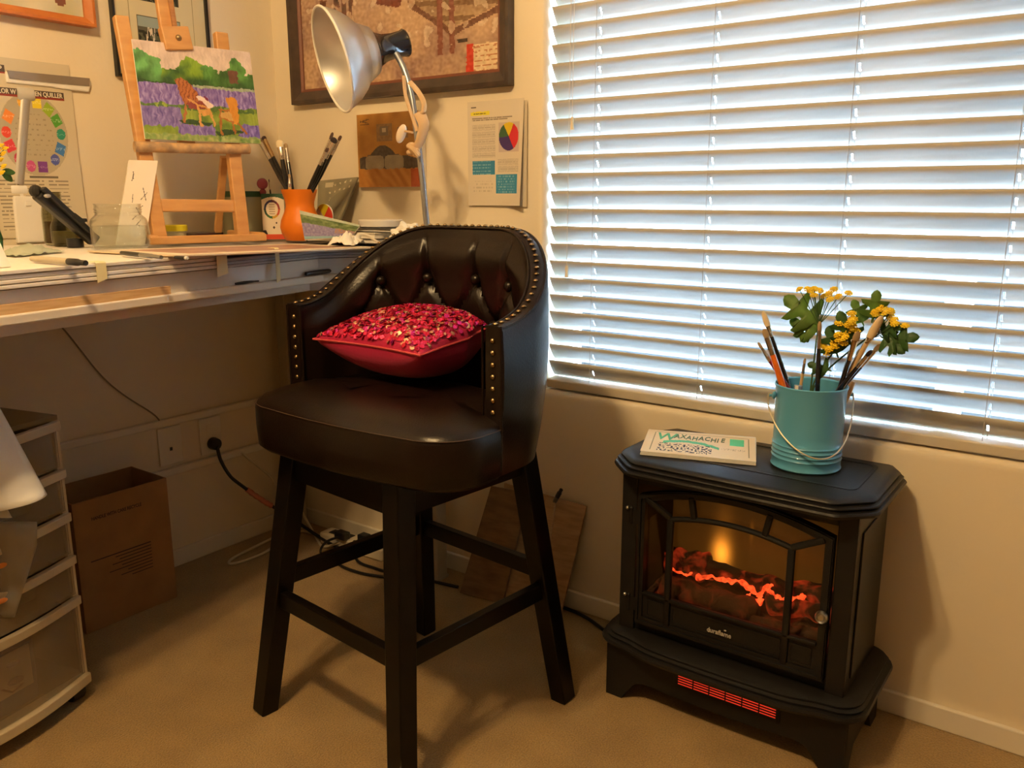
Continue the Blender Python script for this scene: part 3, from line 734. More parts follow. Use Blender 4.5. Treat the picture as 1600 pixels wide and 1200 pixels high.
hp = [hd*-.074+Vector((0, 0, .146))]+[hd*-.084+Vector((0, 0, .150))]+hp[1:-1]+[hd*.084+Vector((0, 0, .150))]+[hd*.074+Vector((0, 0, .146))]
tube(b, hp, .0016, 8, sm=3); ob('handle', b, mat('cream_wire', (.72, .64, .48), .3, .6), pa, smooth=True, label='cream wire handle')

M_br = {'black': mat('black_lacquer', (.012, .012, .014), .2, coat=.5), 'orange': mat('orange_lacquer', (.80, .17, .015), .3), 'red': mat('dark_red_lacquer', (.16, .01, .012), .25),
        'wood': mat('pale_brush_wood', (.62, .42, .20), .4), 'blue': mat('blue_grey_lacquer', (.16, .22, .36), .4)}
M_fer = mat('nickel_ferrule', (.62, .57, .50), .25, 1); M_ferb = mat('brass_ferrule', (.6, .42, .2), .25, 1)
M_bris = {'hog': mat('hog_bristle', (.72, .56, .34), .8, bump=.3, bscale=300), 'brown': mat('brown_bristle', (.10, .055, .04), .7), 'dark': mat('dark_bristle', (.03, .018, .016), .6), 'cream': mat('cream_bristle', (.80, .68, .46), .8), 'tan': mat('tan_bristle', (.36, .25, .13), .8)}
def brush(base, tip, hcol, bcol, w=.009, blen=.022, flen=.035, hr=.0042, flat=.4, label='', group=None, fer=None, total=None):
    """artist's brush from hidden handle end (base) to bristle tip"""
    base, tip = Vector(base), Vector(tip); d = (tip-base).normalized(); L_ = (tip-base).length
    t = thing('paintbrush', label, 'paintbrush', base, 0, group)
    M = zalong(d)
    def prof(P_, f):
        b = NB(); rings = []
        for z, rw, rt in P_: rings.append([b.verts.new(M@Vector((rw*math.cos(2*PI*k/14), rt*math.sin(2*PI*k/14), z))) for k in range(14)])
        for a, c in zip(rings, rings[1:]):
            for k in range(14): b.faces.new((a[k], a[(k+1) % 14], c[(k+1) % 14], c[k]))
        b.faces.new(rings[0][::-1]); b.faces.new(rings[-1]); return b
    zf = L_-blen-flen; r = hr
    ob('handle', prof([(0, r*.45, r*.45), (zf*.3, r*.7, r*.7), (zf*.75, r*1.15, r*1.15), (zf, r*.95, r*.95)], 0), M_br[hcol], t, smooth=True)
    ob('ferrule', prof([(zf-.001, r, r), (zf+flen*.25, r*1.02, r*1.02), (zf+flen*.3, r*1.1, r*1.1), (zf+flen*.34, r, r), (zf+flen, w/2, w/2*flat+.0006)], 0), fer or M_fer, t, smooth=True)
    ob('bristles', prof([(zf+flen-.001, w/2*.95, w/2*flat), (zf+flen+blen*.35, w/2*1.12, w/2*flat*1.15), (zf+flen+blen*.8, w/2*.95, w/2*flat*.7), (L_, w/2*.45, w/2*flat*.25)], 0), M_bris[bcol], t, smooth=True)
    return t
V = Vector
def pb(px, py, Y, bx, by, *a, **k):
    """brush in the pail: tip at a room point, foot on the pail's inside floor"""
    tp_ = at(px, py, Y); h_ = V((tp_.x-BX, tp_.y-BYY, 0)); r_ = h_.length; u_ = h_/max(r_, .001); zt = tp_.z-BZ; z0 = .018; rl_ = .0575
    f = (.168-z0)/(zt-z0); fr = max(-.052, min(.03, (rl_-f*r_)/(1-f))); r_ = min(r_, (rl_-(1-f)*fr)/f); sd_ = V((-u_.y, u_.x, 0))*((bx+by)*.35)
    brush(V((BX, BYY, BZ+z0))+u_*fr-sd_, V((BX, BYY, tp_.z))+u_*r_, *a, **k)
pb(1172, 534, -.150, .030, .018, 'red', 'tan', w=.006, blen=.014, flen=.030, hr=.0042, flat=.9, label='dark red handled round brush leaning furthest left in the turquoise pail')
pb(1192, 487, -.120, .028, .008, 'black', 'hog', w=.011, blen=.032, flen=.022, hr=.0038, flat=.9, label='black handled brush with tall pale rounded bristle head at left of the pail')
pb(1194, 514, -.170, .040, -.012, 'orange', 'tan', w=.012, blen=.018, flen=.036, hr=.0058, flat=.6, label='thick orange handled brush in the turquoise pail')
pb(1281, 502, -.175, -.028, -.010, 'black', 'tan', w=.008, blen=.018, flen=.034, hr=.0042, flat=.6, label='black handled brush standing near upright in the middle of the pail')
pb(1378, 494, -.150, -.030, .010, 'wood', 'hog', w=.015, blen=.046, flen=.012, hr=.0050, flat=.9, label='large pale bristle brush leaning right in the turquoise pail', fer=M_ferb)
pb(1341, 518, -.165, -.020, -.02, 'black', 'tan', w=.014, blen=.018, flen=.040, hr=.0045, flat=.45, label='flat worn bristle brush below the yellow flowers, leaning right in the pail', fer=M_ferb)
pb(1376, 538, -.130, -.036, -.012, 'black', 'tan', w=.010, blen=.016, flen=.040, hr=.0045, flat=.5, label='black handled flat brush, lowest of those leaning right in the pail')
pb(1366, 548, -.180, -.015, -.034, 'black', 'dark', w=.009, blen=.014, flen=.030, hr=.0042, flat=.5, label='short black brush leaning right at the front of the pail')
pb(1345, 545, -.115, -.034, .02, 'black', 'tan', w=.009, blen=.014, flen=.030, hr=.0042, flat=.5, label='black brush leaning right at the back of the pail')
pb(1258, 560, -.150, -.010, .03, 'wood', 'tan', w=.005, blen=.01, flen=.02, hr=.0030, flat=.9, label='slim pale wooden brush between the green leaves in the pail')
# palette knife / tube end
tb_ = thing('paint_tube', 'crimped blue and white tube end sticking up inside the pail rim', 'paint tube', (BX-.008, BYY-.058, BZ+.12))
b = NB(); box(b, (0, 0, .028), (.016, .006, .056), bev=.002); ob('tube_body', b, M_br['blue'], tb_)
b = NB(); box(b, (-.002, -.0035, .04), (.006, .001, .03)); ob('tube_label', b, M_paper, tb_)
pb(1352, 536, -.140, -.03, .03, 'black', 'dark', w=.008, blen=.012, flen=.030, hr=.0048, flat=.5, label='dark tipped black brush crossing behind the flat worn one in the pail')
pb(1330, 548, -.150, .03, -.03, 'black', 'tan', w=.010, blen=.012, flen=.034, hr=.0050, flat=.5, label='thick black brush right of the pail centre under the yellow flowers')
pe = thing('eraser_stump', 'pale wooden stump hanging over the right rim of the turquoise pail', 'wooden stump', at(1320, 622, -.115))
b = NB(); q0 = at(1318, 628, -.112)-Vector(pe.location); q1 = at(1333, 596, -.105)-Vector(pe.location); tube(b, [q0, q1], [.0075, .006], 12); ob('stump_body', b, M_br['wood'], pe, smooth=True)

# flowers
M_leaf = mat('leaf_green', (.15, .27, .06), .5, noise_amt=.3, nscale=60, transl=.45); M_leafd = mat('dark_leaf_green', (.045, .12, .03), .5, noise_amt=.3, nscale=60, transl=.3)
M_yel = mat('yellow_petals', (.86, .60, .02), .6); M_stem = mat('green_stem', (.04, .09, .02), .6)
def leaf(par, c, d, up, size, m, lobes=True):
    """lobed chrysanthemum leaf: c base, d direction of growth, up = face normal"""
    d = Vector(d).normalized(); n = Vector(up); x = d.cross(n).normalized(); n = x.cross(d)
    if lobes: prof = [(0, .02), (.14, .03), (.18, .20), (.30, .44), (.40, .46), (.36, .26), (.38, .12), (.46, .12), (.58, .34), (.70, .40), (.68, .24), (.64, .11), (.72, .13), (.84, .15), (.94, .08), (1, 0)]
    else: prof = [(0, .03), (.15, .16), (.35, .24), (.55, .25), (.75, .19), (.9, .1), (1, 0)]
    b = NB(); mid = []; lf = []; rt = []
    for t, w in prof:
        sag = -.18*t*t*size
        mid.append(b.verts.new(Vector(c)+d*t*size+n*sag)); 
        if w > 0:
            lf.append(b.verts.new(Vector(c)+d*(t+.02)*size-x*w*size+n*(sag+.10*w*size))); rt.append(b.verts.new(Vector(c)+d*(t+.02)*size+x*w*size+n*(sag+.10*w*size)))
    for i in range(len(lf)-1):
        b.faces.new((mid[i], mid[i+1], lf[i+1], lf[i])); b.faces.new((mid[i+1], mid[i], rt[i], rt[i+1]))
    b.faces.new((mid[-2], mid[-1], lf[-1])); b.faces.new((mid[-1], mid[-2], rt[-1]))
    o = ob('leaf', b, m, par, smooth=True, world=True); md = o.modifiers.new('t', 'SOLIDIFY'); md.thickness = .0006; return o
def blossom(par, c, r):
    b = NB(); c = Vector(c); d = (Vector((0, -.5, .8))+Vector((random.uniform(-.5, .5), random.uniform(-.4, .2), 0))).normalized(); M = zalong(d)
    for ring, n, rr, h in ((1, 9, r, .0), (2, 7, r*.62, r*.30), (3, 4, r*.30, r*.5)):
        for k in range(n):
            a = 2*PI*k/n+ring*.5; p = c+M@Vector((math.cos(a)*rr, math.sin(a)*rr, h)); ball(b, p, r*.34, 6, (1, 1, .7))
    ball(b, c, r*.6, 8); ob('blossom', b, M_yel, par, smooth=True, world=True)
def spray(label, Y, foot_, joint, flowers, leaves, m=M_leaf, rr=.0078, grp=None):
    f0 = Vector((BX+foot_[0], BYY+foot_[1], BZ+.008)); t = thing('flower_spray', label, 'flowers', f0, 0, grp)
    J = at(*joint, Y); b = NB(); mid = Vector((BX+foot_[0]*.3, BYY+foot_[1]*.3, BZ+.16)); tube(b, [f0, mid, J], .0018, 7, sm=6)
    for (px, py, dy_) in flowers:
        q = at(px, py, Y+dy_); tube(b, [J-Vector((0, 0, .01)), J.lerp(q, .45)+Vector((0, 0, -.006)), q], .0009, 6, sm=4)
    ob('stem', b, M_stem, t, smooth=True, world=True)
    for (px, py, dy_) in flowers: blossom(t, at(px, py, Y+dy_), rr)
    for (bx_, by_, tx, ty, sz, dk) in leaves:
        a = at(bx_, by_, Y+.005); e = at(tx, ty, Y-.012); leaf(t, a, e-a, (.25, -1, .25), (e-a).length*sz, M_leafd if dk else M_leaf)
spray('tall yellow flower spray at the back left of the turquoise pail', -.135, (-.005, .01), (1280, 500),
      [(1249, 452, 0), (1262, 452, .01), (1272, 451, 0), (1281, 454, -.01), (1272, 461, 0), (1295, 459, 0), (1303, 452, .01), (1297, 468, -.01), (1310, 463, 0), (1326, 458, 0), (1268, 455, .012), (1288, 462, .008)],
      [(1282, 512, 1226, 462, 1, 0), (1284, 522, 1234, 500, 1, 0), (1272, 520, 1240, 524, 1, 0)], rr=.0064)
spray('dense yellow flower cluster hanging over the middle of the turquoise pail', -.165, (.01, -.02), (1318, 530),
      [(1287, 541, 0), (1296, 545, -.005), (1305, 540, 0), (1292, 551, 0), (1302, 532, .004), (1311, 531, -.006), (1318, 536, 0), (1317, 523, 0), (1325, 519, .004), (1326, 508, -.004), (1332, 511, 0), (1311, 505, 0), (1333, 499, 0), (1331, 490, .004), (1338, 516, .006), (1309, 523, -.006), (1320, 528, -.01), (1330, 503, -.008)],
      [(1310, 560, 1290, 500, .8, 1), (1300, 580, 1236, 560, .6, 1), (1330, 540, 1310, 482, .9, 1)], rr=.0072)
spray('yellow flower spray with dark leaves leaning out to the right of the turquoise pail', -.135, (.01, .02), (1365, 520),
      [(1369, 491, 0), (1378, 478, .004), (1373, 484, 0), (1384, 489, -.005), (1392, 486, 0), (1391, 495, .004), (1397, 500, 0), (1381, 481, .006), (1414, 509, 0), (1398, 506, -.004), (1366, 487, 0)],
      [(1362, 505, 1370, 459, 1.05, 0), (1350, 510, 1334, 470, 1, 0), (1378, 532, 1432, 526, 1.0, 1), (1375, 525, 1412, 550, 1.0, 1), (1370, 520, 1412, 508, .9, 1)], rr=.0068)
def atp(px, py, p0, n):
    sy, cy, sp, cp = math.sin(YAW), math.cos(YAW), math.sin(PITCH), math.cos(PITCH)
    f = Vector((-sy*cp, cy*cp, -sp)); r = Vector((cy, sy, 0)); u = r.cross(f)
    d = f + r*((px-800)/FPX) - u*((py-600)/FPX); c = Vector((CX, CY, CZ)); n = Vector(n)
    return c + d*((Vector(p0)-c).dot(n)/d.dot(n))
V = Vector
# ================================================================ DESK
ZS = .985
def FX(y, o=0): return .796-.1788*(y+1.22)-o
YE = -1.75
dk = thing('art_desk', 'cream white work desk in the corner with a raised front lip', 'desk', (.35, -.85, 0))
M_desk = mat('cream_laminate', (.72, .64, .52), .35); M_band = mat('frosted_edge', (.66, .62, .55), .22, coat=.3)
def deskpoly(o): return [(.012, -.014), (.012, YE), (FX(YE, o), YE), (FX(-.42, o), -.42), (.69-o*.5, -.33), (.74, -.28-o*-.5), (.90-o, -.262+o), (.90-o, -.014)]
b = NB(); prism(b, deskpoly(.014), .914, .952); ob('desk_top', b, M_band, dk, world=True)
b = NB(); prism(b, deskpoly(.05), .872, .897); ob('under_frame', b, M_desk, dk, world=True)
b = NB(); prism(b, deskpoly(0), .896, .914); ob('front_lip', b, M_desk, dk, world=True, bevel=.003)
for x, y in ((.700, -.078), (.06, -.06), (.80, YE+.08), (.06, YE+.08)):
    b = NB(); box(b, (x, y, .438), (.046, .046, .868), bev=.004); box(b, (x, y, .004), (.05, .05, .008)); ob('leg', b, mat('dull_cream_leg', (.42, .37, .29), .5), dk, world=True)
# boards stacked on the desk
names = ['lowest', 'second lowest', 'second highest', 'topmost']
for k in range(4):
    t = .002*random.uniform(-1, 1); z = .9545+.0078*k
    b = NB(); pts = [(.03, YE+.02), (FX(YE, .004+t), YE+.02), (FX(-.74, .004+t), -.742+.004*k), (.03, -.742+.004*k)]
    prism(b, pts, z, z+.0066); o = ob('foam_board', b, M_foam, None, world=True, bevel=.0012)
    tag(o, '%s white foam board of the taped pile on the desk' % names[k], 'board', 'foam boards piled on the desk front')
M_pad = mat('grey_blue_card', (.46, .45, .46), .6); M_pad2 = mat('cool_grey_card', (.40, .44, .50), .5)
for k in range(3):
    z = .9535+.0064*k; x = FX(-.73, .006); 
    b = NB(); prism(b, [(.03, -.728), (x, -.728), (FX(-.42, .012), -.42), (.69, -.32), (.75, -.27), (.885, -.25), (.885, -.03), (.03, -.03)], z, z+.0058)
    o = ob('card_sheet', b, [M_pad, M_pad2][k % 2], None, world=True, bevel=.001)
    tag(o, '%s grey card sheet under the matted print at the desk corner' % ('lowest', 'middle', 'topmost')[k], 'card', 'grey card sheets at the desk corner')
TP = .9792
# matted print
A_, B_ = at(292, 400, .990, 2), at(604, 386.5, .977, 2); ex = B_-A_; eyn = V((-ex.y, ex.x, 0)).normalized()*.29; A_ += eyn*.08
mp_ = thing('matted_print', 'white matted board with a pinkish brown print lying flat at the desk corner', 'print', (A_.x, A_.y, .972))
def sheet(name, u0, u1, v0, v1, zo, th, m):
    b = NB(); q = [A_+ex*u+eyn*v+V((0, 0, zo)) for u, v in ((u0, v0), (u1, v0), (u1, v1), (u0, v1))]
    t_ = [b.verts.new(p) for p in q]; l_ = [b.verts.new(p-V((0, 0, th))) for p in q]; b.faces.new(t_); b.faces.new(l_[::-1])
    for k in range(4): b.faces.new((l_[k], l_[(k+1) % 4], t_[(k+1) % 4], t_[k]))
    return ob(name, b, m, mp_, world=True)
sheet('mat_board', 0, 1, 0, 1, 0, .0022, mat('cream_mat_board', (.80, .66, .50), .6))
sheet('backing_board', .004, .996, .006, .994, -.0022, .0016, mat('tan_backing', (.60, .42, .25), .6))
paint('print', lambda u, v: mixc(hx('9a7468'), hx('c29a86'), .5+.6*nz(u*7, v*5)) if .08 < u < .92 and .14 < v < .86 else hx('ecdcc6'), 60, 30, A_+ex*.01+eyn*.02+V((0, 0, .0006)), ex*.98, eyn*.96, mp_)
ZB = .9862
ZR = .9792
# masking tape
def tape(px, y0, y1, w, lab, top=.02):
    q = atp(px, (y0+y1)/2, (FX(-1), -1, .95), (1, .1788, 0)); yy = q.y; t0 = V((-.1788, 1, 0)).normalized()
    z1 = ZB+.0006; z0 = atp(px, y1, (FX(-1), -1, .95), (1, .1788, 0)).z
    b = NB(); P0 = V((FX(yy, -.0018), yy, 0)); n = V((1, .1788, 0)).normalized()
    rows = []
    for (d, z) in ((-top, z1), (-.001, z1), (.0005, z1-.002), (.0008, (z0+z1)/2), (.0008, z0)):
        rows.append([b.verts.new(P0+n*d+t0*(s*w/2*(1+.12*nz(z*90, s*3)))+V((0, 0, z+(.003*s if z == z0 else 0)))) for s in (-1, -.3, .3, 1)])
    for r0, r1 in zip(rows, rows[1:]):
        for k in range(3): b.faces.new((r0[k], r0[k+1], r1[k+1], r1[k]))
    o = ob('tape_strip', b, M_tape, None, world=True); md = o.modifiers.new('t', 'SOLIDIFY'); md.thickness = .0006; md.offset = 1
    tag(o, lab, 'tape', 'masking tape on the desk front')
tape(157, 405, 439, .021, 'strip of masking tape over the board edges nearest the glass jar')
tape(346, 400, 430, .030, 'wide torn masking tape at the right end of the white boards', .05)
tape(433, 396, 440, .014, 'faint masking tape strip on the grey cards left of the stool')
# wooden strip on the lip, black cord ends
b = NB(); p0 = V((FX(YE+.03, .008), YE+.03, .923)); p1 = V((FX(-.88, .008), -.88, .921)); bar(b, p0, p1, .010, .017)
tag(ob('wooden_strip', b, woodmat('pine_strip', (.62, .36, .13), (.72, .46, .20)), None, world=True), 'long orange pine strip lying on the desk front lip', 'wood strip')
for (xa, ya, xb, yb, r, lab) in ((478, 429, 540, 424, .0060, 'black cable end on the desk lip beside the stool back'), (368, 445, 404, 441, .0032, 'small black cable tie on the desk lip below the wide tape')):
    a = atp(xa, ya, (FX(-1, .004), -1, .95), (1, .1788, 0)); c = atp(xb, yb, (FX(-1, .004), -1, .95), (1, .1788, 0)); a.z = c.z = .9145+r
    b = NB(); tube(b, [a, a.lerp(c, .5)+V((.004, 0, .001)), c], lambda t: r*(.6+.4*math.sin(PI*min(1, t*1.2+.1))), 10, sm=6); tag(ob('cable', b, M_black, None, world=True, smooth=True), lab, 'cable')

# ================================================================ EASEL AND PAINTING
er = V((.237, .971, 0)).normalized(); ef = V((.971, -.237, 0)).normalized(); eu = (V((0, 0, 1))-ef*.145).normalized(); en = er.cross(eu)
if en.x < 0: en = -en
E0 = V((.340, -.525, ZB))
ea = thing('tabletop_easel', 'beech wood tabletop easel smeared with paint standing on the desk', 'easel', E0)
def ep(px, py, d=0): return atp(px, py, E0+ef*d, en)
def eb(name, a, c, w, h, m=None, lab=None):
    b = NB(); bar(b, a, c, w, h, up=en, bev=.003); return ob(name, b, m or M_beech, ea, world=True, label=lab)
eb('side_post', ep(188, 26, -.006), ep(249, 372, -.006), .033, .024)
eb('side_post', ep(344, 52, -.006), ep(379, 372, -.006), .033, .024)
eb('crossbar', ep(247, 321, -.004), ep(366, 322, -.004), .031, .012)
eb('crossbar', ep(205, 68, -.012), ep(352, 95, -.012), .020, .010)
b = NB(); tube(b, [ep(210, 229, .014), ep(300, 232, .014), ep(389, 233, .014)], .0125, 14)
tr = ob('tray', b, woodmat('paint_smeared_wood', (.32, .21, .12), (.62, .38, .17), .6, (9, 9, 9), 5), ea, world=True, smooth=True, label='paint-stained round ledge')
eb('mast', ep(254, -14, -.002), ep(292, 230, -.020), .042, .016)
b = NB(); bar(b, ep(262, -14, .004), ep(276, 60, .004), .010, .010, up=en); ob('mast_groove', b, woodmat('dark_beech', (.35, .15, .05), (.42, .2, .07)), ea, world=True)
b = NB(); bar(b, ep(270, 43, .012), ep(279, 80, .012), .068, .028, up=en, bev=.003); cb = ob('clamp_block', b, M_beech, ea, world=True)
b = NB(); lathe(b, [(0, .006), (.004, .005), (.007, .002), (.0075, 0), (0, 0)], ep(279, 59, .0265), 16, zalong(en)); ob('clamp_screw', b, M_brass, cb, world=True, smooth=True, label='brass screw')
# base: front bar, side bars, back leg
fl = E0+er*-.145+ef*.02; fr = E0+er*.150+ef*.02
b = NB(); bar(b, fl+V((0, 0, .010)), fr+V((0, 0, .010)), .026, .019, bev=.003); ob('base_bar', b, M_beech, ea, world=True)
for p in (fl+er*.012, fr-er*.012):
    b = NB(); bar(b, p+ef*.012+V((0, 0, .012)), p-ef*.20+V((0, 0, .012)), .020, .022, bev=.005); ob('foot', b, M_beech, ea, world=True)
b = NB(); bar(b, ep(350, 245, -.03), E0+er*.10-ef*.17+V((0, 0, .02)), .018, .016, bev=.002); ob('back_leg', b, M_beech, ea, world=True)
b = NB(); tube(b, [ep(272, 384, .06).lerp(fl, 0), ], .002) if 0 else None
b.free()
# painting
BLp = ep(226, 215, .016); W_p, H_p = .292, .232
BLp = ep(227, 217, .018)
pt = thing('lavender_painting', 'small canvas of two wicker chairs in a lavender field standing on the easel', 'painting', BLp)
def canvas(par, o, ux, uy, th, m=None):
    o, ux, uy = V(o), V(ux), V(uy); n = ux.cross(uy).normalized(); b = NB(); A = [b.verts.new(o+p) for p in (V(), ux, ux+uy, uy)]; B = [b.verts.new(o+p-n*th) for p in (V(), ux, ux+uy, uy)]
    b.faces.new(A); b.faces.new(B[::-1])
    for k in range(4): b.faces.new((A[k], B[k], B[(k+1) % 4], A[(k+1) % 4]))
    return ob('canvas_panel', b, m or M_paper, par, world=True)
def sgd(u, v, a, c):
    dx, dy = c[0]-a[0], c[1]-a[1]; t = max(0, min(1, ((u-a[0])*dx+(v-a[1])*dy)/(dx*dx+dy*dy+1e-9))); return math.hypot(u-a[0]-t*dx, v-a[1]-t*dy)
def inpoly(u, v, P_):
    c = False; n = len(P_)
    for i in range(n):
        x1, y1 = P_[i]; x2, y2 = P_[i-1]
        if (y1 > v) != (y2 > v) and u < (x2-x1)*(v-y1)/(y2-y1)+x1: c = not c
    return c
def lav(u, v):
    u0, v0 = u, v; u += .016*nz(u0*22, v0*22, 1)+.007*nz(u0*60, v0*60, 2); v += .014*nz(u0*22, v0*22, 8)+.008*nz(u0*70, v0*40, 5)
    t = 1-v; j = .018*nz(u*14, v*14, 2); n1 = nz(u*9, v*9, 5); n2 = nz(u*34, v*20, 1); n3 = nz(u*60, v*12, 4)
    tb = .30+.02*n1                                           # top of lavender band
    if t < .42:
        c = mixc(hx('e2cfc6'), hx('cdb9b0'), .5+n1)
        hl = [(.0, .10, .30), (.12, .12, .25), (.37, .30, .26), (.47, .14, .34), (.60, .13, .20), (.74, .22, .2), (.86, .10, .25), (.97, .2, .2)]
        tree = None
        for x, y, r in hl:
            if math.hypot((u-x)*1.0, (t-y-.12)*.9) < r*.36+.05*n1+.02*n2: tree = (x, y)
        if t > .27+.05*nz(u*8, 0, 3): tree = (u, .2)
        if tree:
            base = hx('6fae62') if tree[0] < .2 else hx('7fa12a') if tree[0] < .55 else hx('5c9440')
            c = mixc(base, hx('2f5220'), max(0, min(1, (t-.12)*2.6+n1*.9)))
            if .78 < u < .86 and .22 < t < .36: c = hx('6b4232')
        if t > .40+j: c = hx('2c4a1f')
    elif t < .62+.03*n1: c = mixc(hx('6f57a4'), hx('a08fc4'), max(0, min(1, .45+1.1*n3)));
    else:
        c = mixc(hx('93a63f'), hx('5e7c2c'), max(0, min(1, .4+n1*1.3)))
        if t < .68 and n2 > -.1: c = hx('4c6a30')
        if u < .32+.05*n1 and .66 < t < .86+.03*n2: c = mixc(hx('6b5aa0'), hx('9080bb'), .5+n3)
        if .28 < u < .60 and .83+.03*n2 < t < .95: c = mixc(hx('6b57a8'), hx('9584c6'), .5+n3)
        if u > .80+.3*(.95-t) and .80 < t < .97: c = mixc(hx('5f4ba0'), hx('8c7cc4'), .5+n3)
        if t > .93+.02*n2: c = mixc(hx('6f8f4a'), hx('a9b070'), .5+n2)
    if .41 < t < .44 and u > .45: c = mixc(hx('a9b49a'), hx('8f9f80'), .5+n2)
    sh = hx('2e4a26')
    if inpoly(u, t, [(.30, .80), (.40, .77), (.58, .81), (.56, .83), (.34, .83)]): c = sh
    if inpoly(u, t, [(.60, .90), (.68, .86), (.86, .87), (.84, .89), (.64, .94)]): c = sh
    # chair 1
    wk = hx('b06a38'); wl = hx('d09a55')
    if inpoly(u, t, [(.30, .37), (.36, .345), (.42, .38), (.50, .55), (.52, .63), (.36, .63)]): c = wk if int((u*1.0+t*.25)*90) % 3 else hx('8a4c26')
    if inpoly(u, t, [(.38, .60), (.50, .58), (.58, .62), (.56, .66), (.40, .66)]): c = hx('8a3f3a')
    for a, d in (((.37, .64), (.34, .80)), ((.47, .62), (.485, .84)), ((.565, .65), (.60, .82)), ((.40, .57), (.48, .62)), ((.48, .62), (.57, .65))):
        if sgd(u, t, a, d) < .011: c = wl if a[0] > .38 else wk
    if inpoly(u, t, [(.485, .67), (.56, .66), (.565, .72), (.50, .73)]): c = wl
    if sgd(u, t, (.50, .54), (.58, .62)) < .025: c = hx('e6d3c8')
    if sgd(u, t, (.545, .53), (.56, .56)) < .012: c = hx('7c2b4a')
    # chair 2
    if inpoly(u, t, [(.72, .52), (.81, .51), (.83, .55), (.82, .80), (.76, .80), (.75, .66)]): c = hx('cf8c2c')
    for a, d in (((.66, .66), (.65, .92)), ((.65, .65), (.74, .66)), ((.66, .74), (.77, .78)), ((.76, .79), (.77, .90)), ((.82, .79), (.88, .90))):
        if sgd(u, t, a, d) < .010: c = hx('a8692a')
    if inpoly(u, t, [(.66, .68), (.75, .67), (.77, .77), (.67, .74)]): c = hx('c9a060')
    k = .06*n3; return tuple(max(0, min(1, q+k)) for q in c)
canvas(pt, BLp-en*.0008, er*W_p, eu*H_p, .004)
paint('painted_scene', lav, 190, 150, BLp, er*W_p, eu*H_p, pt, vmat('oil_paint', .45, .35))

# ================================================================ THINGS ON THE DESK
# white sketch panel leaning on the easel
sp0 = at(176, 392, ZB, 2); sp = thing('sketch_panel', 'narrow white canvas panel with pencil marks leaning on the easel behind the jar', 'canvas', (sp0.x, sp0.y, ZB))
su = V((0, 0, 1))*.985; pl = V((.31, -.70, ZB))
a = atp(180, 375, pl, (1, -.35, 0)); c = atp(226, 378, pl, (1, -.35, 0)); a.z = c.z = ZB; tl = atp(202, 250, pl+V((-.03, 0, 0)), (1, -.35, .05)); trr = tl+(c-a)
def skp(u, v):
    c = hx('eee3d2')
    for a, d in (((.2, .86), (.24, .78)), ((.23, .84), (.20, .76)), ((.62, .68), (.80, .52)), ((.80, .62), (.62, .54)), ((.55, .42), (.7, .46)), ((.5, .44), (.66, .36)), ((.42, .3), (.52, .34)), ((.6, .24), (.72, .3)), ((.3, .6), (.34, .5))):
        if sgd(u, v*2.2, (a[0], a[1]*2.2), (d[0], d[1]*2.2)) < .012: c = hx('6b5f55')
    return c
canvas(sp, a-V((.001, 0, 0)), c-a, tl-a, .012, mat('canvas_edge', (.86, .80, .68), .7)); paint('sketch', skp, 50, 90, a, c-a, tl-a, sp)
# glass jar with water
def jarbody(par, r, h, rn, name='jar_glass', m=None, hn=.80):
    b = NB(); o_ = [(0, 0), (r*.88, 0), (r*.96, .004), (r, .015), (r, h*.55), (r*.95, h*.66), (rn, h*hn-.004), (rn, h*hn), (rn*1.04, h*(hn+.02)), (rn, h*(hn+.05)), (rn*1.04, h*(hn+.08)), (rn, h*(hn+.11)), (rn, h-.003), (rn*1.03, h)]
    i_ = [(x-.0022 if x > .01 else 0, max(.004, z)) for x, z in o_][::-1]; i_[-1] = (0, .004)
    lathe(b, o_+i_, (0, 0, 0), 40); return ob(name, b, m or M_glass, par, smooth=True)
jp = at(190, 388, ZB, 2); jr = thing('glass_jar', 'open glass jar half full of water near the desk front', 'jar', (jp.x, jp.y, ZB))
jarbody(jr, .061, .098, .048)
b = NB(); lathe(b, [(0, .0045), (.055, .0045), (.0575, .015), (.0575, .050), (0, .050)], (0, 0, 0), 36); ob('water', b, M_water, jr, smooth=True, label='clear water')
# yellow-lidded tub
q = at(268, 376, ZB, 2); q = V((.155, -.495, ZB)); t = thing('small_tub', 'small clear tub with a bright yellow lid behind the easel', 'tub', q)
b = NB(); lathe(b, [(0, 0), (.030, 0), (.034, .024), (0, .024)], (0, 0, 0), 28); ob('tub_body', b, mat('milky_plastic', (.62, .60, .42), .4), t, smooth=True, ang=50)
b = NB(); lathe(b, [(0, .024), (.037, .024), (.037, .038), (.035, .040), (0, .040)], (0, 0, 0), 28); ob('lid', b, mat('yellow_lid', (.82, .72, .03), .4), t, smooth=True, ang=40, label='bright yellow lid')
b = NB(); box(b, (.13, -.40, ZB+.008), (.10, .09, .016), rot=None, bev=.002); tag(ob('palette_box', b, mat('dark_maroon_plastic', (.05, .02, .025), .3), None, world=True, bevel=.001), 'flat dark maroon box behind the easel foot', 'box')
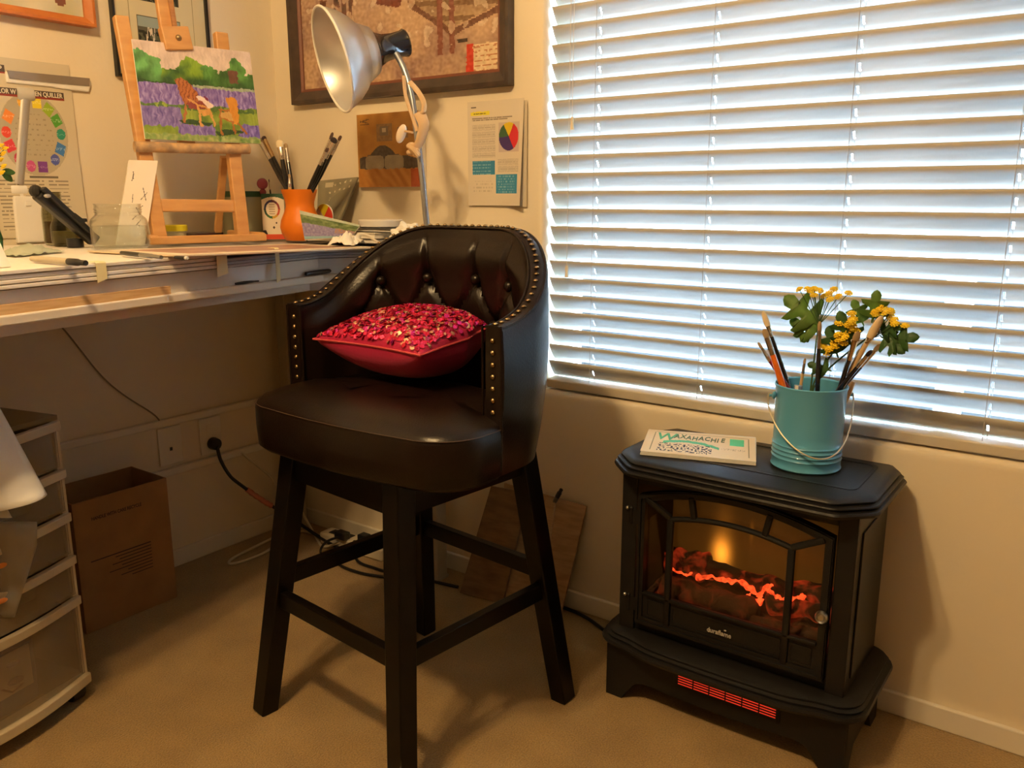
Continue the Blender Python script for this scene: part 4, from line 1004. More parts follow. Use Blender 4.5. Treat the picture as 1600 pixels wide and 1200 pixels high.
# pens
def pen(a, c, r, m, capm, lab, frac=.25, cat='pen', name='marker_pen'):
    a, c = V(a), V(c); t = thing(name, lab, cat, a); b = NB(); tube(b, [a.lerp(c, x/6*(1-frac)) for x in range(7)], lambda t: r*(.85+.15*min(1, t*5)), 12); ob('barrel', b, m, t, world=True, smooth=True, ang=40)
    b = NB(); tube(b, [a.lerp(c, 1-frac), a.lerp(c, 1-frac*.45), a.lerp(c, 1-frac*.4), c], lambda t: r*1.06 if t < .6 else r*.8, 12); ob('cap', b, capm, t, world=True, smooth=True, ang=40); return t
zz = ZB+.006
pen(at(50, 404, zz, 2), at(134, 411, zz, 2), .0058, mat('beige_grey_barrel', (.50, .44, .33), .4), M_black, 'beige marker pen with a black cap at the front left of the desk', .3)
pen(at(190, 395, zz, 2), at(252, 402, zz, 2), .0045, M_black, mat('grey_metal_pen', (.3, .3, .3), .3, .8), 'black pen lying in front of the glass jar', .5)
pen(at(274, 402, ZB+.0045, 2), at(293, 403.5, ZB+.0045, 2), .0035, M_black, mat('white_pen_end', (.7, .7, .7), .4), 'short black pencil stub lying beside the wide masking tape', .15)
b = NB(); a = at(250, 399, ZB+.001, 2); c = at(298, 397, ZB+.001, 2); d = V((-.09, .0, 0)); prism(b, [(a.x, a.y), (c.x, c.y), (c.x-.07, c.y+.01), (a.x-.06, a.y)], ZB, ZB+.0012); tag(ob('grey_leaflet', b, mat('grey_paper', (.42, .40, .37), .6), None, world=True), 'grey paper leaflet under the black pen and jar', 'paper')
b = NB(); gp = at(60, 384, ZB, 2)
pts = [at(25, 402, ZB, 2), at(62, 399, ZB, 2), at(101, 394, ZB, 2), at(101, 388, ZB, 2)]; pts += [pts[3]+V((-.12, .01, 0)), pts[0]+V((-.14, -.03, 0))]
N_ = 14; gr = []
for i in range(N_+1):
    row = []
    for j in range(9):
        p = pts[0].lerp(pts[2], i/N_)+V((-.13*j/8, .012*j/8, 0)); row.append(b.verts.new((p.x, p.y, ZB+.0015+max(0, .014*math.sin(PI*j/8)*math.sin(PI*i/N_)+.009*nz(i*.7, j*.7, 3)))))
    gr.append(row)
for i in range(N_):
    for j in range(8): b.faces.new((gr[i][j], gr[i+1][j], gr[i+1][j+1], gr[i][j+1]))
o = ob('plastic_wrap', b, mat('pale_green_film', (.60, .66, .54), .35, alpha=.8), None, world=True, smooth=True); md = o.modifiers.new('t', 'SOLIDIFY'); md.thickness = .0008; md.offset = 1; tag(o, 'crumpled pale green plastic wrap beneath the desk lamp', 'wrap')
# card standing at the far left
a = at(-14, 419, ZB, 2); c = at(17, 416.5, ZB, 2); t = thing('standing_card', 'white standing card cut off at the far left of the desk', 'card', (a.x, a.y, ZB))
b = NB(); w_ = c-a; bk2 = V((-.035, -.012, 0)); tp = V((-.018, -.006, .085))
P_ = [a, c, a+w_*.62+tp, a-w_*.2+tp]
vs = [b.verts.new(p) for p in P_]; b.faces.new(vs); vs2 = [b.verts.new(p) for p in (a+bk2, c+bk2)]; b.faces.new((vs2[0], vs2[1], vs[2], vs[3]))
o = ob('folded_card', b, M_paper, t, world=True); md = o.modifiers.new('t', 'SOLIDIFY'); md.thickness = .0012
# little yellow flowers at the left edge
t = thing('yellow_sprig', 'small yellow blossom sprig at the far left edge behind the card', 'flowers', (.33, -1.02, ZB))
J = at(-14, 300, .33, 0); J = V((.33, J.y, 1.16)); t.location = (.33, J.y-.01, ZB)
b = NB(); lathe(b, [(0, 0), (.018, 0), (.02, .03), (.012, .07), (.014, .085), (0, .085)], (.33, J.y-.01, ZB), 20); ob('vase', b, M_green, t, world=True, smooth=True)
b = NB(); tube(b, [(.33, J.y-.01, ZB+.06), J], .0016, 6); 
fls = [(2, 228), (5, 240), (1, 250), (6, 260), (3, 270), (-4, 236), (-6, 262), (8, 232)]
for px, py in fls: tube(b, [J, at(px, py, .33, 0)], .0008, 5)
ob('stem', b, M_stem, t, world=True)
for px, py in fls: blossom(t, at(px, py, .33, 0), .006)
for px, py in ((17, 268), (12, 276)): leaf(t, at(2, 268, .33, 0), at(px, py, .33, 0)-at(2, 268, .33, 0), (1, -.4, .4), .03, M_leafd, False)

# LED desk lamp
LX = .235; lb = at(45, 380, ZB, 2); LX = lb.x
dl = thing('led_desk_lamp', 'white and silver folding LED desk lamp at the left of the desk', 'desk lamp', (LX, lb.y, ZB))
def lp(px, py, x=LX): return at(px, py, x, 0)
M_sil = mat('satin_silver', (.50, .48, .45), .35, .5)
b = NB(); a, c = lp(43, 386), lp(42, 380); yb = lb.y
f_ = V((LX, 0, 0))
def slab(b, prof, x0, x1):
    A = [b.verts.new((x0, p.y, p.z)) for p in prof]; B = [b.verts.new((x1, p.y, p.z)) for p in prof]; n = len(A)
    b.faces.new(A); b.faces.new(B[::-1])
    for k in range(n): b.faces.new((A[k], A[(k+1) % n], B[(k+1) % n], B[k]))
q = [lp(27, 381), lp(70, 377), lp(72, 368), lp(62, 307), lp(20, 306), lp(22, 330)]
for p in q[:2]: p.z = ZB+.0005
slab(b, q, LX-.045, LX+.004); ob('lamp_base', b, M_white, dl, world=True, bevel=.004)
b = NB(); box(b, (LX+.005, lp(43, 318).y, lp(43, 318).z), (.003, .014, .012), bev=.001); ob('lamp_button', b, M_white, dl, world=True)
b = NB(); c = lp(31, 296); lathe(b, [(0, -.019), (.0155, -.019), (.0165, -.016), (.0165, .016), (.0155, .019), (0, .019)], c+V((-.016, 0, 0)), 22, zalong((0, 1, 0))); tube(b, [lp(34, 303)+V((-.016, 0, 0)), lp(36, 312)+V((-.016, 0, 0))], .014, 14); ob('lamp_hinge', b, M_white, dl, world=True, smooth=True, ang=40)
b = NB(); p0, p1 = lp(31, 288)+V((-.016, 0, 0)), lp(41, 155)+V((-.016, 0, 0)); tube(b, [p0, p1], .0175, 20); ob('lamp_stem', b, M_sil, dl, world=True, smooth=True, ang=40, label='satin silver stem')
b = NB(); c = lp(41, 147)+V((-.016, 0, 0)); lathe(b, [(0, -.02), (.019, -.02), (.02, -.016), (.02, .016), (.019, .02), (0, .02)], c, 22, zalong((0, 1, 0))); ob('lamp_joint', b, mat('clear_grey_plastic', (.55, .52, .46), .2), dl, world=True, smooth=True, ang=40)
b = NB(); q = [lp(8, 111), lp(140, 124), lp(142, 133), lp(139, 144), lp(96, 139), lp(80, 136), lp(10, 129)]; slab(b, q, LX-.075, LX+.002); hd_ = ob('lamp_head', b, M_white, dl, world=True, bevel=.003)
b = NB(); q = [lp(10, 110), lp(92, 118), lp(139, 122.5), lp(139, 135), lp(92, 131), lp(14, 123)]; slab(b, q, LX+.0015, LX+.0035); ob('head_trim', b, mat('grey_brown_trim', (.30, .26, .23), .25, .3), hd_, world=True, label='grey side trim')

# black folding stand leaning in front of the small jars
BKX = .30
t = thing('tablet_stand', 'long black folding stand leaning between the desk lamp and glass jar', 'stand', at(150, 388, BKX, 0))
t.location.z = ZB
b = NB(); a, c = at(58, 302, BKX, 0), at(149, 384, BKX, 0); c.z = ZB+.013; bar(b, a, c, .026, .030, up=(1, 0, 0), bev=.005); ball(b, at(56, 299, BKX, 0), .014, 12); ob('lower_arm', b, M_black, t, world=True)
b = NB(); a, c = at(66, 294, BKX+.02, 0), at(140, 362, BKX+.02, 0); bar(b, a, c, .012, .018, up=(1, 0, 0), bev=.003); box(b, at(120, 342, BKX+.02, 0), (.022, .03, .012), rot=(math.radians(-40), 0, 0), bev=.002); box(b, at(130, 344, BKX+.02, 0), (.012, .014, .008), bev=.002); ob('upper_arm', b, M_black, t, world=True)
b = NB(); ball(b, at(74, 306, BKX+.031, 0), .0045, 10, (1, 1.8, 1)); ob('rivet', b, M_steel, t, world=True, smooth=True)
b = NB(); lathe(b, [(0, 0), (.018, 0), (.018, .02), (0, .02)], (BKX-.03, at(128, 380, BKX, 0).y, ZB), 18); ob('rubber_foot', b, M_black, t, world=True, smooth=True, ang=40)
# two small jars behind it
jar_g = glassmat('dusty_glass', (.72, .72, .62), .1)
for (px, dx, r, h, lab, cont) in ((88, .13, .026, .125, 'tall slim jar of brown liquid behind the desk lamp base', (.14, .07, .03)), (104, .185, .032, .075, 'small murky jar under the black stand', (.30, .26, .14))):
    p = at(px, 377, dx, 0); tt = thing('small_jar', lab, 'jar', (dx, p.y, ZB)); jarbody(tt, r, h, r*.8, m=jar_g, hn=.86)
    b = NB(); lathe(b, [(0, .005), (r-.004, .005), (r-.004, h*.45), (0, h*.45)], (0, 0, 0), 24); ob('contents', b, mat('murky_'+str(px), cont, .3), tt, smooth=True, ang=50)
# green-lidded jar
gx = .125; gy = at(384, 376, gx, 0).y; t = thing('storage_jar', 'large cloudy jar with a dark green lid behind the easel', 'jar', (gx, gy, ZR))
b = NB(); lathe(b, [(0, 0), (.056, 0), (.060, .006), (.060, .105), (.056, .116), (.056, .120), (0, .120)], (0, 0, 0), 36); ob('jar_glass', b, mat('cloudy_jar', (.42, .42, .28), .15, alpha=.85), t, smooth=True, ang=50)
b = NB(); lathe(b, [(0, .120), (.059, .120), (.060, .133), (.058, .136), (0, .136)], (0, 0, 0), 36); ob('lid', b, M_green, t, smooth=True, ang=40, label='dark green lid')
# orange vase with brushes
vp_ = at(468, 376, ZR, 2); vx, vy = vp_.x-.02, vp_.y+.025
vs_ = thing('orange_vase', 'bright orange waisted vase full of paintbrushes at the desk corner', 'vase', (vx, vy, ZR))
b = NB(); lathe(b, [(0, 0), (.043, 0), (.046, .003), (.054, .020), (.0575, .036), (.054, .056), (.045, .076), (.0395, .092), (.0400, .106), (.046, .126), (.0505, .1405), (.0485, .1405), (.043, .126), (.037, .106), (.0365, .092), (.042, .076), (.051, .056), (.054, .036), (.043, .006), (0, .006)], (0, 0, 0), 44); ob('vase_body', b, mat('orange_glaze', (.80, .20, .006), .45), vs_, smooth=True)
def vb_(px, py, dy_, bx, by, *a, **k):
    tp_ = at(px, py, vy+dy_); h_ = V((tp_.x-vx, tp_.y-vy, 0)); u_ = h_.normalized(); z0 = .028; f = (.1405-z0)/(tp_.z-ZR-z0); fr = max(-.046, min(.02, (.045-f*h_.length)/(1-f))); rr_ = min(h_.length, (.046-(1-f)*fr)/f)
    k['hr'] = k.get('hr', .0045)*1.3; brush((vx+u_.x*fr+by*.5, vy+u_.y*fr-bx*.5, ZR+z0), (vx+u_.x*rr_, vy+u_.y*rr_, tp_.z), *a, **k)
vg = 'brushes in the orange vase'
vb_(393, 216, 0, .014, .0, 'black', 'tan', w=.014, blen=.018, flen=.062, hr=.0052, flat=.4, label='black brush with long ferrule, leftmost in the orange vase', group=vg)
vb_(411, 213, .012, .014, .006, 'black', 'brown', w=.013, blen=.012, flen=.064, hr=.0048, flat=.4, label='black brush with brown bristles and shiny ferrule, second from left in the orange vase', group=vg, fer=M_ferb)
vb_(436, 219, 0, .006, -.012, 'black', 'cream', w=.019, blen=.020, flen=.034, hr=.0050, flat=.45, label='wide cream bristled brush left of centre in the orange vase', group=vg)
vb_(446, 224, .02, .010, .010, 'black', 'tan', w=.011, blen=.014, flen=.040, hr=.0044, flat=.4, label='black brush just behind the wide cream one in the orange vase', group=vg)
vb_(520, 207, .01, -.016, .005, 'black', 'brown', w=.008, blen=.020, flen=.045, hr=.0046, flat=.6, label='tallest brush leaning right in the orange vase', group=vg)
vb_(533, 212, .02, -.012, .012, 'black', 'brown', w=.008, blen=.014, flen=.045, hr=.0042, flat=.6, label='dark tipped brush behind the wide one leaning right in the orange vase', group=vg)
vb_(546, 214, 0, -.018, -.006, 'black', 'dark', w=.016, blen=.014, flen=.050, hr=.0054, flat=.4, label='wide dark flat brush, rightmost in the orange vase', group=vg)
vb_(523, 219, .012, -.010, -.002, 'black', 'brown', w=.007, blen=.012, flen=.040, hr=.0040, flat=.6, label='thin brush between the tallest and widest ones in the orange vase', group=vg)
vb_(535, 230, -.012, -.014, -.016, 'black', 'brown', w=.008, blen=.012, flen=.042, hr=.0046, flat=.5, label='shorter brush at the front leaning right in the orange vase', group=vg)
vb_(452, 272, -.02, .004, -.016, 'wood', 'tan', w=.007, blen=.008, flen=.026, hr=.0035, flat=.5, label='short metal tipped brush at the centre front of the orange vase', group=vg)
# colour wheel card, glass bead, boards by the wall
cx_ = .19; t = thing('palette_card', 'white palette shaped card with a colour ring left of the orange vase', 'card', at(430, 376, cx_, 0))
pl0 = V((.27, -.20, ZR)); pn = V((.75, -.66, 0)).normalized(); px_ = V((.66, .75, 0)).normalized()
t.location = atp(432, 372, pl0, pn); t.location.z = ZR
def pc(u, v):
    du, dv = (u-.45)*1.0, (v-.66)*1.75; r = math.hypot(du, dv)
    if v > .93-.25*(u-.5)**2: return hx('1e5138')
    if .27 < r < .36:
        a = math.degrees(math.atan2(dv, du)) % 360
        return hx(['8c2a2a', '5a2434', '41305c', '24325c', '1f4a3a', '2f6a38', 'c9a22c', 'c2502a'][int(a//45)])
    if r < .22 and int(v*60) % 3 == 0 and abs(u-.45) < .14: return hx('a8987e')
    if math.hypot(u-.62, (v-.36)*1.7) < .035 or math.hypot(u-.5, (v-.26)*1.7) < .045: return hx('3a2f28')
    if v < .11 and u > .12: return hx('d4481c')
    if v < .2 and u < .3-.8*v: return hx('2b211c')
    return hx('e6dcc8')
a = atp(412, 377, pl0, pn); a.z = ZR+.001; w_ = px_*.062; u_ = V((0, 0, .128))+pn*-.012
paint('card_face', pc, 60, 100, a, w_, u_, t); canvas(t, a-pn*.0006, w_, u_, .002)
t = thing('glass_bead', 'pink glass bead ornament standing left of the orange vase', 'ornament', V((.20, -.14, ZR)))
p = atp(410, 287, V((.21, -.19, 0)), pn); t.location = (p.x, p.y, ZR)
b = NB(); ball(b, p, .016, 18); ball(b, p+V((0, 0, -.024)), .010, 14); ob('bead', b, mat('pink_glass', (.50, .10, .14), .08, trans=.5), t, world=True, smooth=True)
b = NB(); tube(b, [V((p.x, p.y, ZR)), p+V((0, 0, -.03))], [.006, .003], 10); lathe(b, [(0, 0), (.015, 0), (.015, .004), (0, .004)], (p.x, p.y, ZR), 16); ob('bead_stand', b, M_ferb, t, world=True, smooth=True, ang=40)
brush((p.x+.02, p.y+.02, ZR+.002), atp(420, 280, V((.24, -.17, 0)), pn), 'black', 'brown', w=.004, blen=.008, flen=.02, hr=.0025, flat=.9, label='thin dark brush upright beside the pink glass bead')
# grey board leaning on the window wall with colour disc
lean = V((0, -1, .0)); gb = thing('grey_board', 'grey olive guide board leaning on the wall right of the orange vase', 'board', at(510, 350, -.05))
gb.location.z = ZR
def gbp(u, v):
    c = mixc(hx('7d7762'), hx('8d866e'), .5+nz(u*5, v*5))
    if .30 < u < .88 and .62 < v < .96 and (int(u*22+v*6) % 3 == 0) and (int(v*26-u*4) % 3 == 0) and nz(u*30, v*30, 3) > -.25: c = hx('c9bfa4')
    if .20 < u < .42 and .86 < v < .95: c = hx('bdb49c')
    return c
a = at(500, 372, -.03); a.z = ZR+.001; a = V((at(496, 350, -.10).x, -.105, ZR+.001)); c = V((at(524, 350, -.06).x, -.085, ZR+.001)); tlv = at(498, 283, -.016); trv = at(560, 277, -.016)
b = NB(); vs = [b.verts.new(p) for p in (a, V((at(520, 350, -.09).x, -.09, ZR+.001)), trv, tlv)]; b.faces.new(vs); o = ob('board_back', b, mat('olive_board_edge', (.2, .18, .12), .6), gb, world=True); md = o.modifiers.new('t', 'SOLIDIFY'); md.thickness = .003; md.offset = -1
paint('board_face', gbp, 60, 60, a+V((0, -.0012, 0)), V((at(520, 350, -.09).x, -.09, ZR+.001))-a, tlv-a, gb) if 0 else None
# face follows the skewed outline
def quadpaint(name, fn, nx, ny, q, par, m=None):
    q = [V(p) for p in q]; r = par
    while r.parent is not None: r = r.parent
    o_ = V(r.location); vs = [q[0].lerp(q[1], i/nx).lerp(q[3].lerp(q[2], i/nx), j/ny)-o_ for j in range(ny+1) for i in range(nx+1)]
    fs = [(j*(nx+1)+i, j*(nx+1)+i+1, (j+1)*(nx+1)+i+1, (j+1)*(nx+1)+i) for j in range(ny) for i in range(nx)]
    me = bpy.data.meshes.new(name); me.from_pydata(vs, [], fs); A = me.color_attributes.new('Col', 'FLOAT_COLOR', 'CORNER'); cols = []
    for j in range(ny):
        for i in range(nx):
            c = fn((i+.5)/nx, (j+.5)/ny)
            if not isinstance(c, str): c = '%02x%02x%02x' % tuple(max(0, min(255, int(k*255))) for k in c)
            cols.extend(list(lin(c))*4)
    A.data.foreach_set('color', cols); me.materials.append(m or vmat()); o = bpy.data.objects.new(name, me); C.objects.link(o); o.parent = par; return o
dd = V((0, -.002, .0008)); quadpaint('board_face', gbp, 70, 60, [p+dd for p in (a, V((at(520, 350, -.09).x, -.09, ZR+.001)), trv, tlv)], gb)
t = thing('colour_disc', 'round colour wheel disc half hidden behind the orange vase', 'disc', at(505, 330, -.13)); dc = at(505, 324, -.125); t.location = (dc.x+.004, -.125, ZR+.028)
def disc(u, v):
    a = math.degrees(math.atan2(v-.5, u-.5)) % 360; r = math.hypot(u-.5, v-.5)
    if r > .46: return hx('cfc6b0')
    if a < 40 or a > 345: return hx('c8402a')
    if a < 75: return hx('c83c2c')
    if a < 150: return hx('cfc020')
    return hx('8a7f68')
rD = .036; b = NB(); lathe(b, [(0, .001), (rD, .001), (rD, -.001), (0, -.001)], (0, 0, 0), 40, zalong((0, -1, .12)))
bmesh.ops.translate(b, vec=(0, 0, rD), verts=b.verts); ob('disc_body', b, M_paper, t)
nseg = 60; me = bpy.data.meshes.new('disc_face'); vs = [V((0, 0, 0))]+[V((rD*math.cos(2*PI*k/nseg), 0, rD*math.sin(2*PI*k/nseg))) for k in range(nseg)]
vs = [v+V((0, -.0022-.12*0, rD)) for v in vs]; me.from_pydata(vs, [], [(0, 1+k, 1+(k+1) % nseg) for k in range(nseg)]); A = me.color_attributes.new('Col', 'FLOAT_COLOR', 'CORNER'); cols = []
for k in range(nseg):
    an = (k+.5)*360/nseg
    c = 'c83f2b' if (an < 55 or an > 340) else 'cfc020' if an < 130 else '8a7f68' if an > 240 else 'b9ae94'
    cols.extend(list(lin(c))*3)
A.data.foreach_set('color', cols); me.materials.append(vmat()); o = bpy.data.objects.new('disc_face', me); C.objects.link(o); o.parent = t
o.rotation_euler = (math.radians(0), 0, 0)
# small landscape canvas lying against the vase, books, dish, tissue
a, c, d_ = at(470, 374, -.17), at(540, 367, -.17), at(472, 329, -.20)
lc = thing('landscape_canvas', 'small painted lavender landscape canvas tilted in front of the books beside the vase', 'painting', at(500, 376, -.2)); 
fa = [at(468, 372, -.345), at(512, 376, -.30), at(560, 352, -.15), at(469, 330, -.22)]
lc.location = (fa[1].x, fa[1].y, ZR)
def lsp(u, v):
    n1 = nz(u*8, v*8, 3); n2 = nz(u*26, v*14, 1)
    if v > .86: return mixc(hx('b9bfb4'), hx('a9b39f'), .5+n2)
    if v > .58-.1*u+.05*n1: return mixc(hx('4a5f34'), hx('7b8a5c'), .5+n1+.4*n2)
    if u > .62 and v > .25 and v < .55: return mixc(hx('a87a5e'), hx('8a7a92'), .5+n2)
    if v < .10: return hx('7fa0a8')
    return mixc(hx('8f86a8'), hx('756c96'), .5+n2)
fa = [at(476, 374, -.345), at(548, 371, -.262), at(563, 352, -.225), at(468, 329, -.31)]
for p in fa[:2]: p.z = max(p.z, ZR+.004)
quadpaint('landscape', lsp, 80, 60, [p+V((.0004, -.0006, .0006)) for p in fa], lc, vmat('oil_paint'))
b = NB(); vs = [b.verts.new(p) for p in fa]; b.faces.new(vs); o = ob('canvas_panel', b, M_paper, lc, world=True); md = o.modifiers.new('t', 'SOLIDIFY'); md.thickness = .004; md.offset = -1
def book(c, sx, sy, z, h, rz, cm, lab):
    t = thing('book', lab, 'book', (c[0], c[1], z), rz, 'flat books stacked at the desk corner')
    b = NB(); box(b, (0, 0, h/2), (sx-.006, sy-.006, h-.004)); ob('pages', b, M_paper, t)
    b = NB(); box(b, (0, 0, .0011), (sx, sy, .0022)); box(b, (0, 0, h-.0011), (sx, sy, .0022)); box(b, (-sx/2+.0011, 0, h/2), (.0022, sy, h)); ob('cover', b, cm, t)
bc = (.50, -.115)
M_dkb = mat('black_book_cover', (.02, .02, .024), .4)
book((.52, -.14), .26, .20, ZR, .013, .04, M_dkb, 'black covered book, lowest of the flat stack by the wall')
book((.525, -.135), .25, .19, ZR+.0135, .015, -.03, mat('white_book_cover', (.75, .70, .62), .5), 'white covered book in the middle of the flat stack by the wall')
book((.56, -.125), .27, .18, ZR+.029, .009, .02, M_dkb, 'thin black book, topmost of the flat stack by the wall')
q = at(597, 352, -.12); t = thing('white_dish', 'round white dish lid on top of the book stack', 'dish', (q.x, -.125, ZR+.0385)); b = NB(); lathe(b, [(0, 0), (.056, 0), (.060, .003), (.061, .019), (.059, .021), (0, .021)], (0, 0, 0), 40); ob('dish_body', b, M_white, t, smooth=True, ang=40)
def cloth(name, c, sx, sy, h, lab, cat, rz=0, seed=0, m=None, n=26):
    b = NB(); g = []
    for i in range(n+1):
        row = []
        for j in range(n+1):
            u, v = -1+2*i/n, -1+2*j/n; e = max(0, 1-(u*u*u*u*.6+v*v*v*v*.6+u*u*v*v*.4)); k = 1+.18*nz(u*2, v*2, seed)
            z = .0015+h*e*max(.12, .55+.9*nz(u*2.2, v*2.6, seed)+.35*nz(u*6, v*6, seed+3)); row.append(b.verts.new((u*sx/2*k, v*sy/2*k, z)))
        g.append(row)
    for i in range(n):
        for j in range(n): b.faces.new((g[i][j], g[i+1][j], g[i+1][j+1], g[i][j+1]))
    o = ob(name, b, m or M_paper, None, smooth=True, ang=60); o.location = c; o.rotation_euler = (0, 0, rz); md = o.modifiers.new('t', 'SOLIDIFY'); md.thickness = .0008; md.offset = 1; return tag(o, lab, cat)
q = at(545, 383, .981, 2); cloth('tissue', (q.x-.015, q.y+.01, .981), .07, .11, .026, 'crumpled white tissue on the print in front of the books', 'tissue', .5, 3)
b = NB(); q1 = at(562, 372, 1.0, 2); tube(b, [at(557, 375, -.30), at(562, 367, -.30), at(574, 368, -.30), at(588, 377, -.30), at(604, 384, -.30)], lambda t: .0065, 8, sm=8, flat=.35); o = tag(ob('paper_ribbon', b, M_paper, None, world=True, smooth=True), 'curled strip of white paper beside the crumpled tissue', 'paper')
q = at(635, 360, -.22); t = thing('crumpled_paper', 'ball of crumpled white paper at the desk corner above the stool back', 'paper', (q.x, -.22, ZR))
b = NB(); bmesh.ops.create_icosphere(b, subdivisions=4, radius=.030); 
for v in b.verts: d = v.co.normalized(); v.co = d*(.032*(1+.42*nz(d.x*2.2, d.y*2.2, d.z*2.2)+.2*abs(nz(d.x*6, d.y*6, d.z*6)))); v.co.x *= 1.25; v.co.z *= .85
bmesh.ops.translate(b, vec=(0, 0, .026), verts=b.verts); ob('paper_ball', b, M_paper, t, smooth=True, ang=25)

# ================================================================ REFLECTOR LAMP
PY = -.25
rl = thing('reflector_lamp', 'tall clamp lamp with a silver bell reflector and black socket at the desk corner', 'lamp', (.862, PY, .973))
def rp(px, py, y=PY): return at(px, py, y)
b = NB(); tube(b, [(.862, PY, .9730), (.858, PY, .985+.005), rp(668, 358), rp(660, 280), rp(651, 205), rp(643, 150), rp(632, 110), rp(619, 84)], .0075, 14, sm=6); ob('pole', b, mat('chrome_pole', (.36, .38, .42), .35, .9), rl, world=True, smooth=True)
b = NB(); box(b, (.862, PY, .981), (.05, .05, .016), bev=.004); ob('clamp', b, M_black, rl, world=True)
oc = rp(519, 94, PY-.115); ax = V((math.cos(YAW), math.sin(YAW), 0))*.86+V((-math.sin(YAW), math.cos(YAW), 0))*.42+V((0, 0, .27)); ax.normalize(); nk = oc+ax*.2
rc = V((math.cos(YAW), math.sin(YAW), 0)); Lm = (nk-oc).length
Mz = zalong(ax)
b = NB(); SCL = .95
prf = [(.124, .0), (.1255, -.001), (.126, .001), (.120, .016), (.108, .040), (.090, .062), (.076, .074), (.0735, .077), (.066, .092), (.058, .108), (.045, .112), (.030, .113), (.028, .113), (.028, .111), (.044, .110), (.0565, .106), (.0645, .091), (.072, .076), (.0745, .073), (.0885, .061), (.1065, .039), (.1185, .015), (.124, .0)]
lathe(b, [(x*SCL, z*SCL) for x, z in prf], oc, 56, Mz); ob('reflector', b, M_alu, rl, world=True, smooth=True, ang=50)
b = NB(); lathe(b, [(x*SCL, z) for x, z in ((.1255, -.003), (.128, -.002), (.1285, .001), (.127, .003), (.1235, .002), (.1225, -.001), (.1255, -.003))], oc, 56, Mz); ob('reflector_rim', b, mat('white_rim', (.8, .78, .72), .35), rl, world=True, smooth=True)
b = NB(); s0 = .1025; lathe(b, [(0, s0), (.047, s0), (.0475, s0+.004), (.040, s0+.012), (.032, s0+.030), (.029, s0+.055), (.030, s0+.078), (.033, s0+.086), (.031, s0+.090), (0, s0+.090)], oc, 36, Mz); ob('socket', b, mat('glossy_black_socket', (.012, .012, .016), .15, coat=.6), rl, world=True, smooth=True, ang=45, label='glossy black socket housing')
b = NB(); lathe(b, [(0, .106), (.017, .106), (.017, .088), (.015, .084), (.010, .084), (.010, .095), (0, .095)], oc, 24, Mz); ob('lamp_holder', b, M_ferb, rl, world=True, smooth=True, ang=40)
# rag ribbon tied to the pole
hr = thing('rag_ribbon', 'peach fabric strip knotted round the lamp pole', 'fabric strip', rp(655, 240)); hr.location.z = rp(655, 240).z-.02
M_rag = mat('peach_fabric', (.62, .43, .25), .85, bump=.3, bscale=150)
b = NB(); yy = PY-.012
tube(b, [rp(631, 118, yy), rp(634, 150, yy), rp(643, 178, yy), rp(652, 205, yy)], .0045, 8, sm=6, flat=.45)
tube(b, [rp(640, 128, yy), rp(653, 143, yy), rp(662, 160, yy), rp(661, 175, yy), rp(651, 182, yy)], .0062, 8, sm=6, flat=.45)
tube(b, [rp(655, 176, yy), rp(662, 195, yy), rp(657, 218, yy), rp(650, 232, yy)], lambda t: .0145-.005*t, 12, sm=8, flat=.4)
ob('ribbon_loop', b, M_rag, hr, world=True, smooth=True)
b = NB()
for px, py, r in ((643, 228, .011), (648, 236, .012), (641, 238, .009), (651, 241, .009)): ball(b, rp(px, py, yy), r, 12, (1.2, .9, .8))
tube(b, [rp(638, 228, yy-.006), rp(645, 233, yy-.012), rp(654, 244, yy-.004)], .006, 8, sm=5); ob('knot', b, M_rag, hr, world=True, smooth=True)
b = NB(); tube(b, [rp(657, 246, PY+.01), rp(660, 258, PY+.01), rp(658, 272, PY+.01)], .004, 8, sm=4, flat=.5); ob('frayed_tail', b, mat('brown_tail', (.35, .2, .1), .8), hr, world=True, smooth=True)
# white round knob seen beside the pole
t = thing('white_sponge', 'pale oval sponge applicator hanging beside the lamp pole', 'sponge', rp(627, 209, PY+.02)); b = NB(); ball(b, (0, 0, 0), .021, 20, (.62, .45, 1.15), rot=Matrix.Rotation(math.radians(28), 3, 'Y')); ob('sponge_pad', b, mat('cream_sponge', (.80, .68, .55), .8), t, smooth=True)
b = NB(); tube(b, [V((.008, 0, .006)), rp(645, 207, PY+.008)-V(t.location)], .0028, 8); ob('loop', b, M_rag, t, smooth=True)

# ================================================================ WALL ART
def moulding(par, o, ux, uz, wd, th, out, m, prof=None, name='frame'):
    """rectangular picture frame; o lower-left outer corner on wall, out = direction off the wall"""
    o, ux, uz, out = V(o), V(ux), V(uz), V(out); W_, H_ = ux.length, uz.length; ux, uz = ux.normalized(), uz.normalized(); b = NB()
    prof = prof or [(0, 0), (0, th), (wd*.3, th), (wd*.7, th*.75), (wd, th*.55), (wd, 0)]
    rings = []
    for (cx, cy, dx, dy) in ((0, 0, 1, 1), (W_, 0, -1, 1), (W_, H_, -1, -1), (0, H_, 1, -1)):
        rings.append([b.verts.new(o+ux*(cx+dx*p)+uz*(cy+dy*p)+out*q) for p, q in prof])
    n = len(prof)
    for k in range(4):
        r0, r1 = rings[k], rings[(k+1) % 4]
        for i in range(n): b.faces.new((r0[i], r1[i], r1[(i+1) % n], r0[(i+1) % n]))
    return ob(name, b, m, par, world=True)
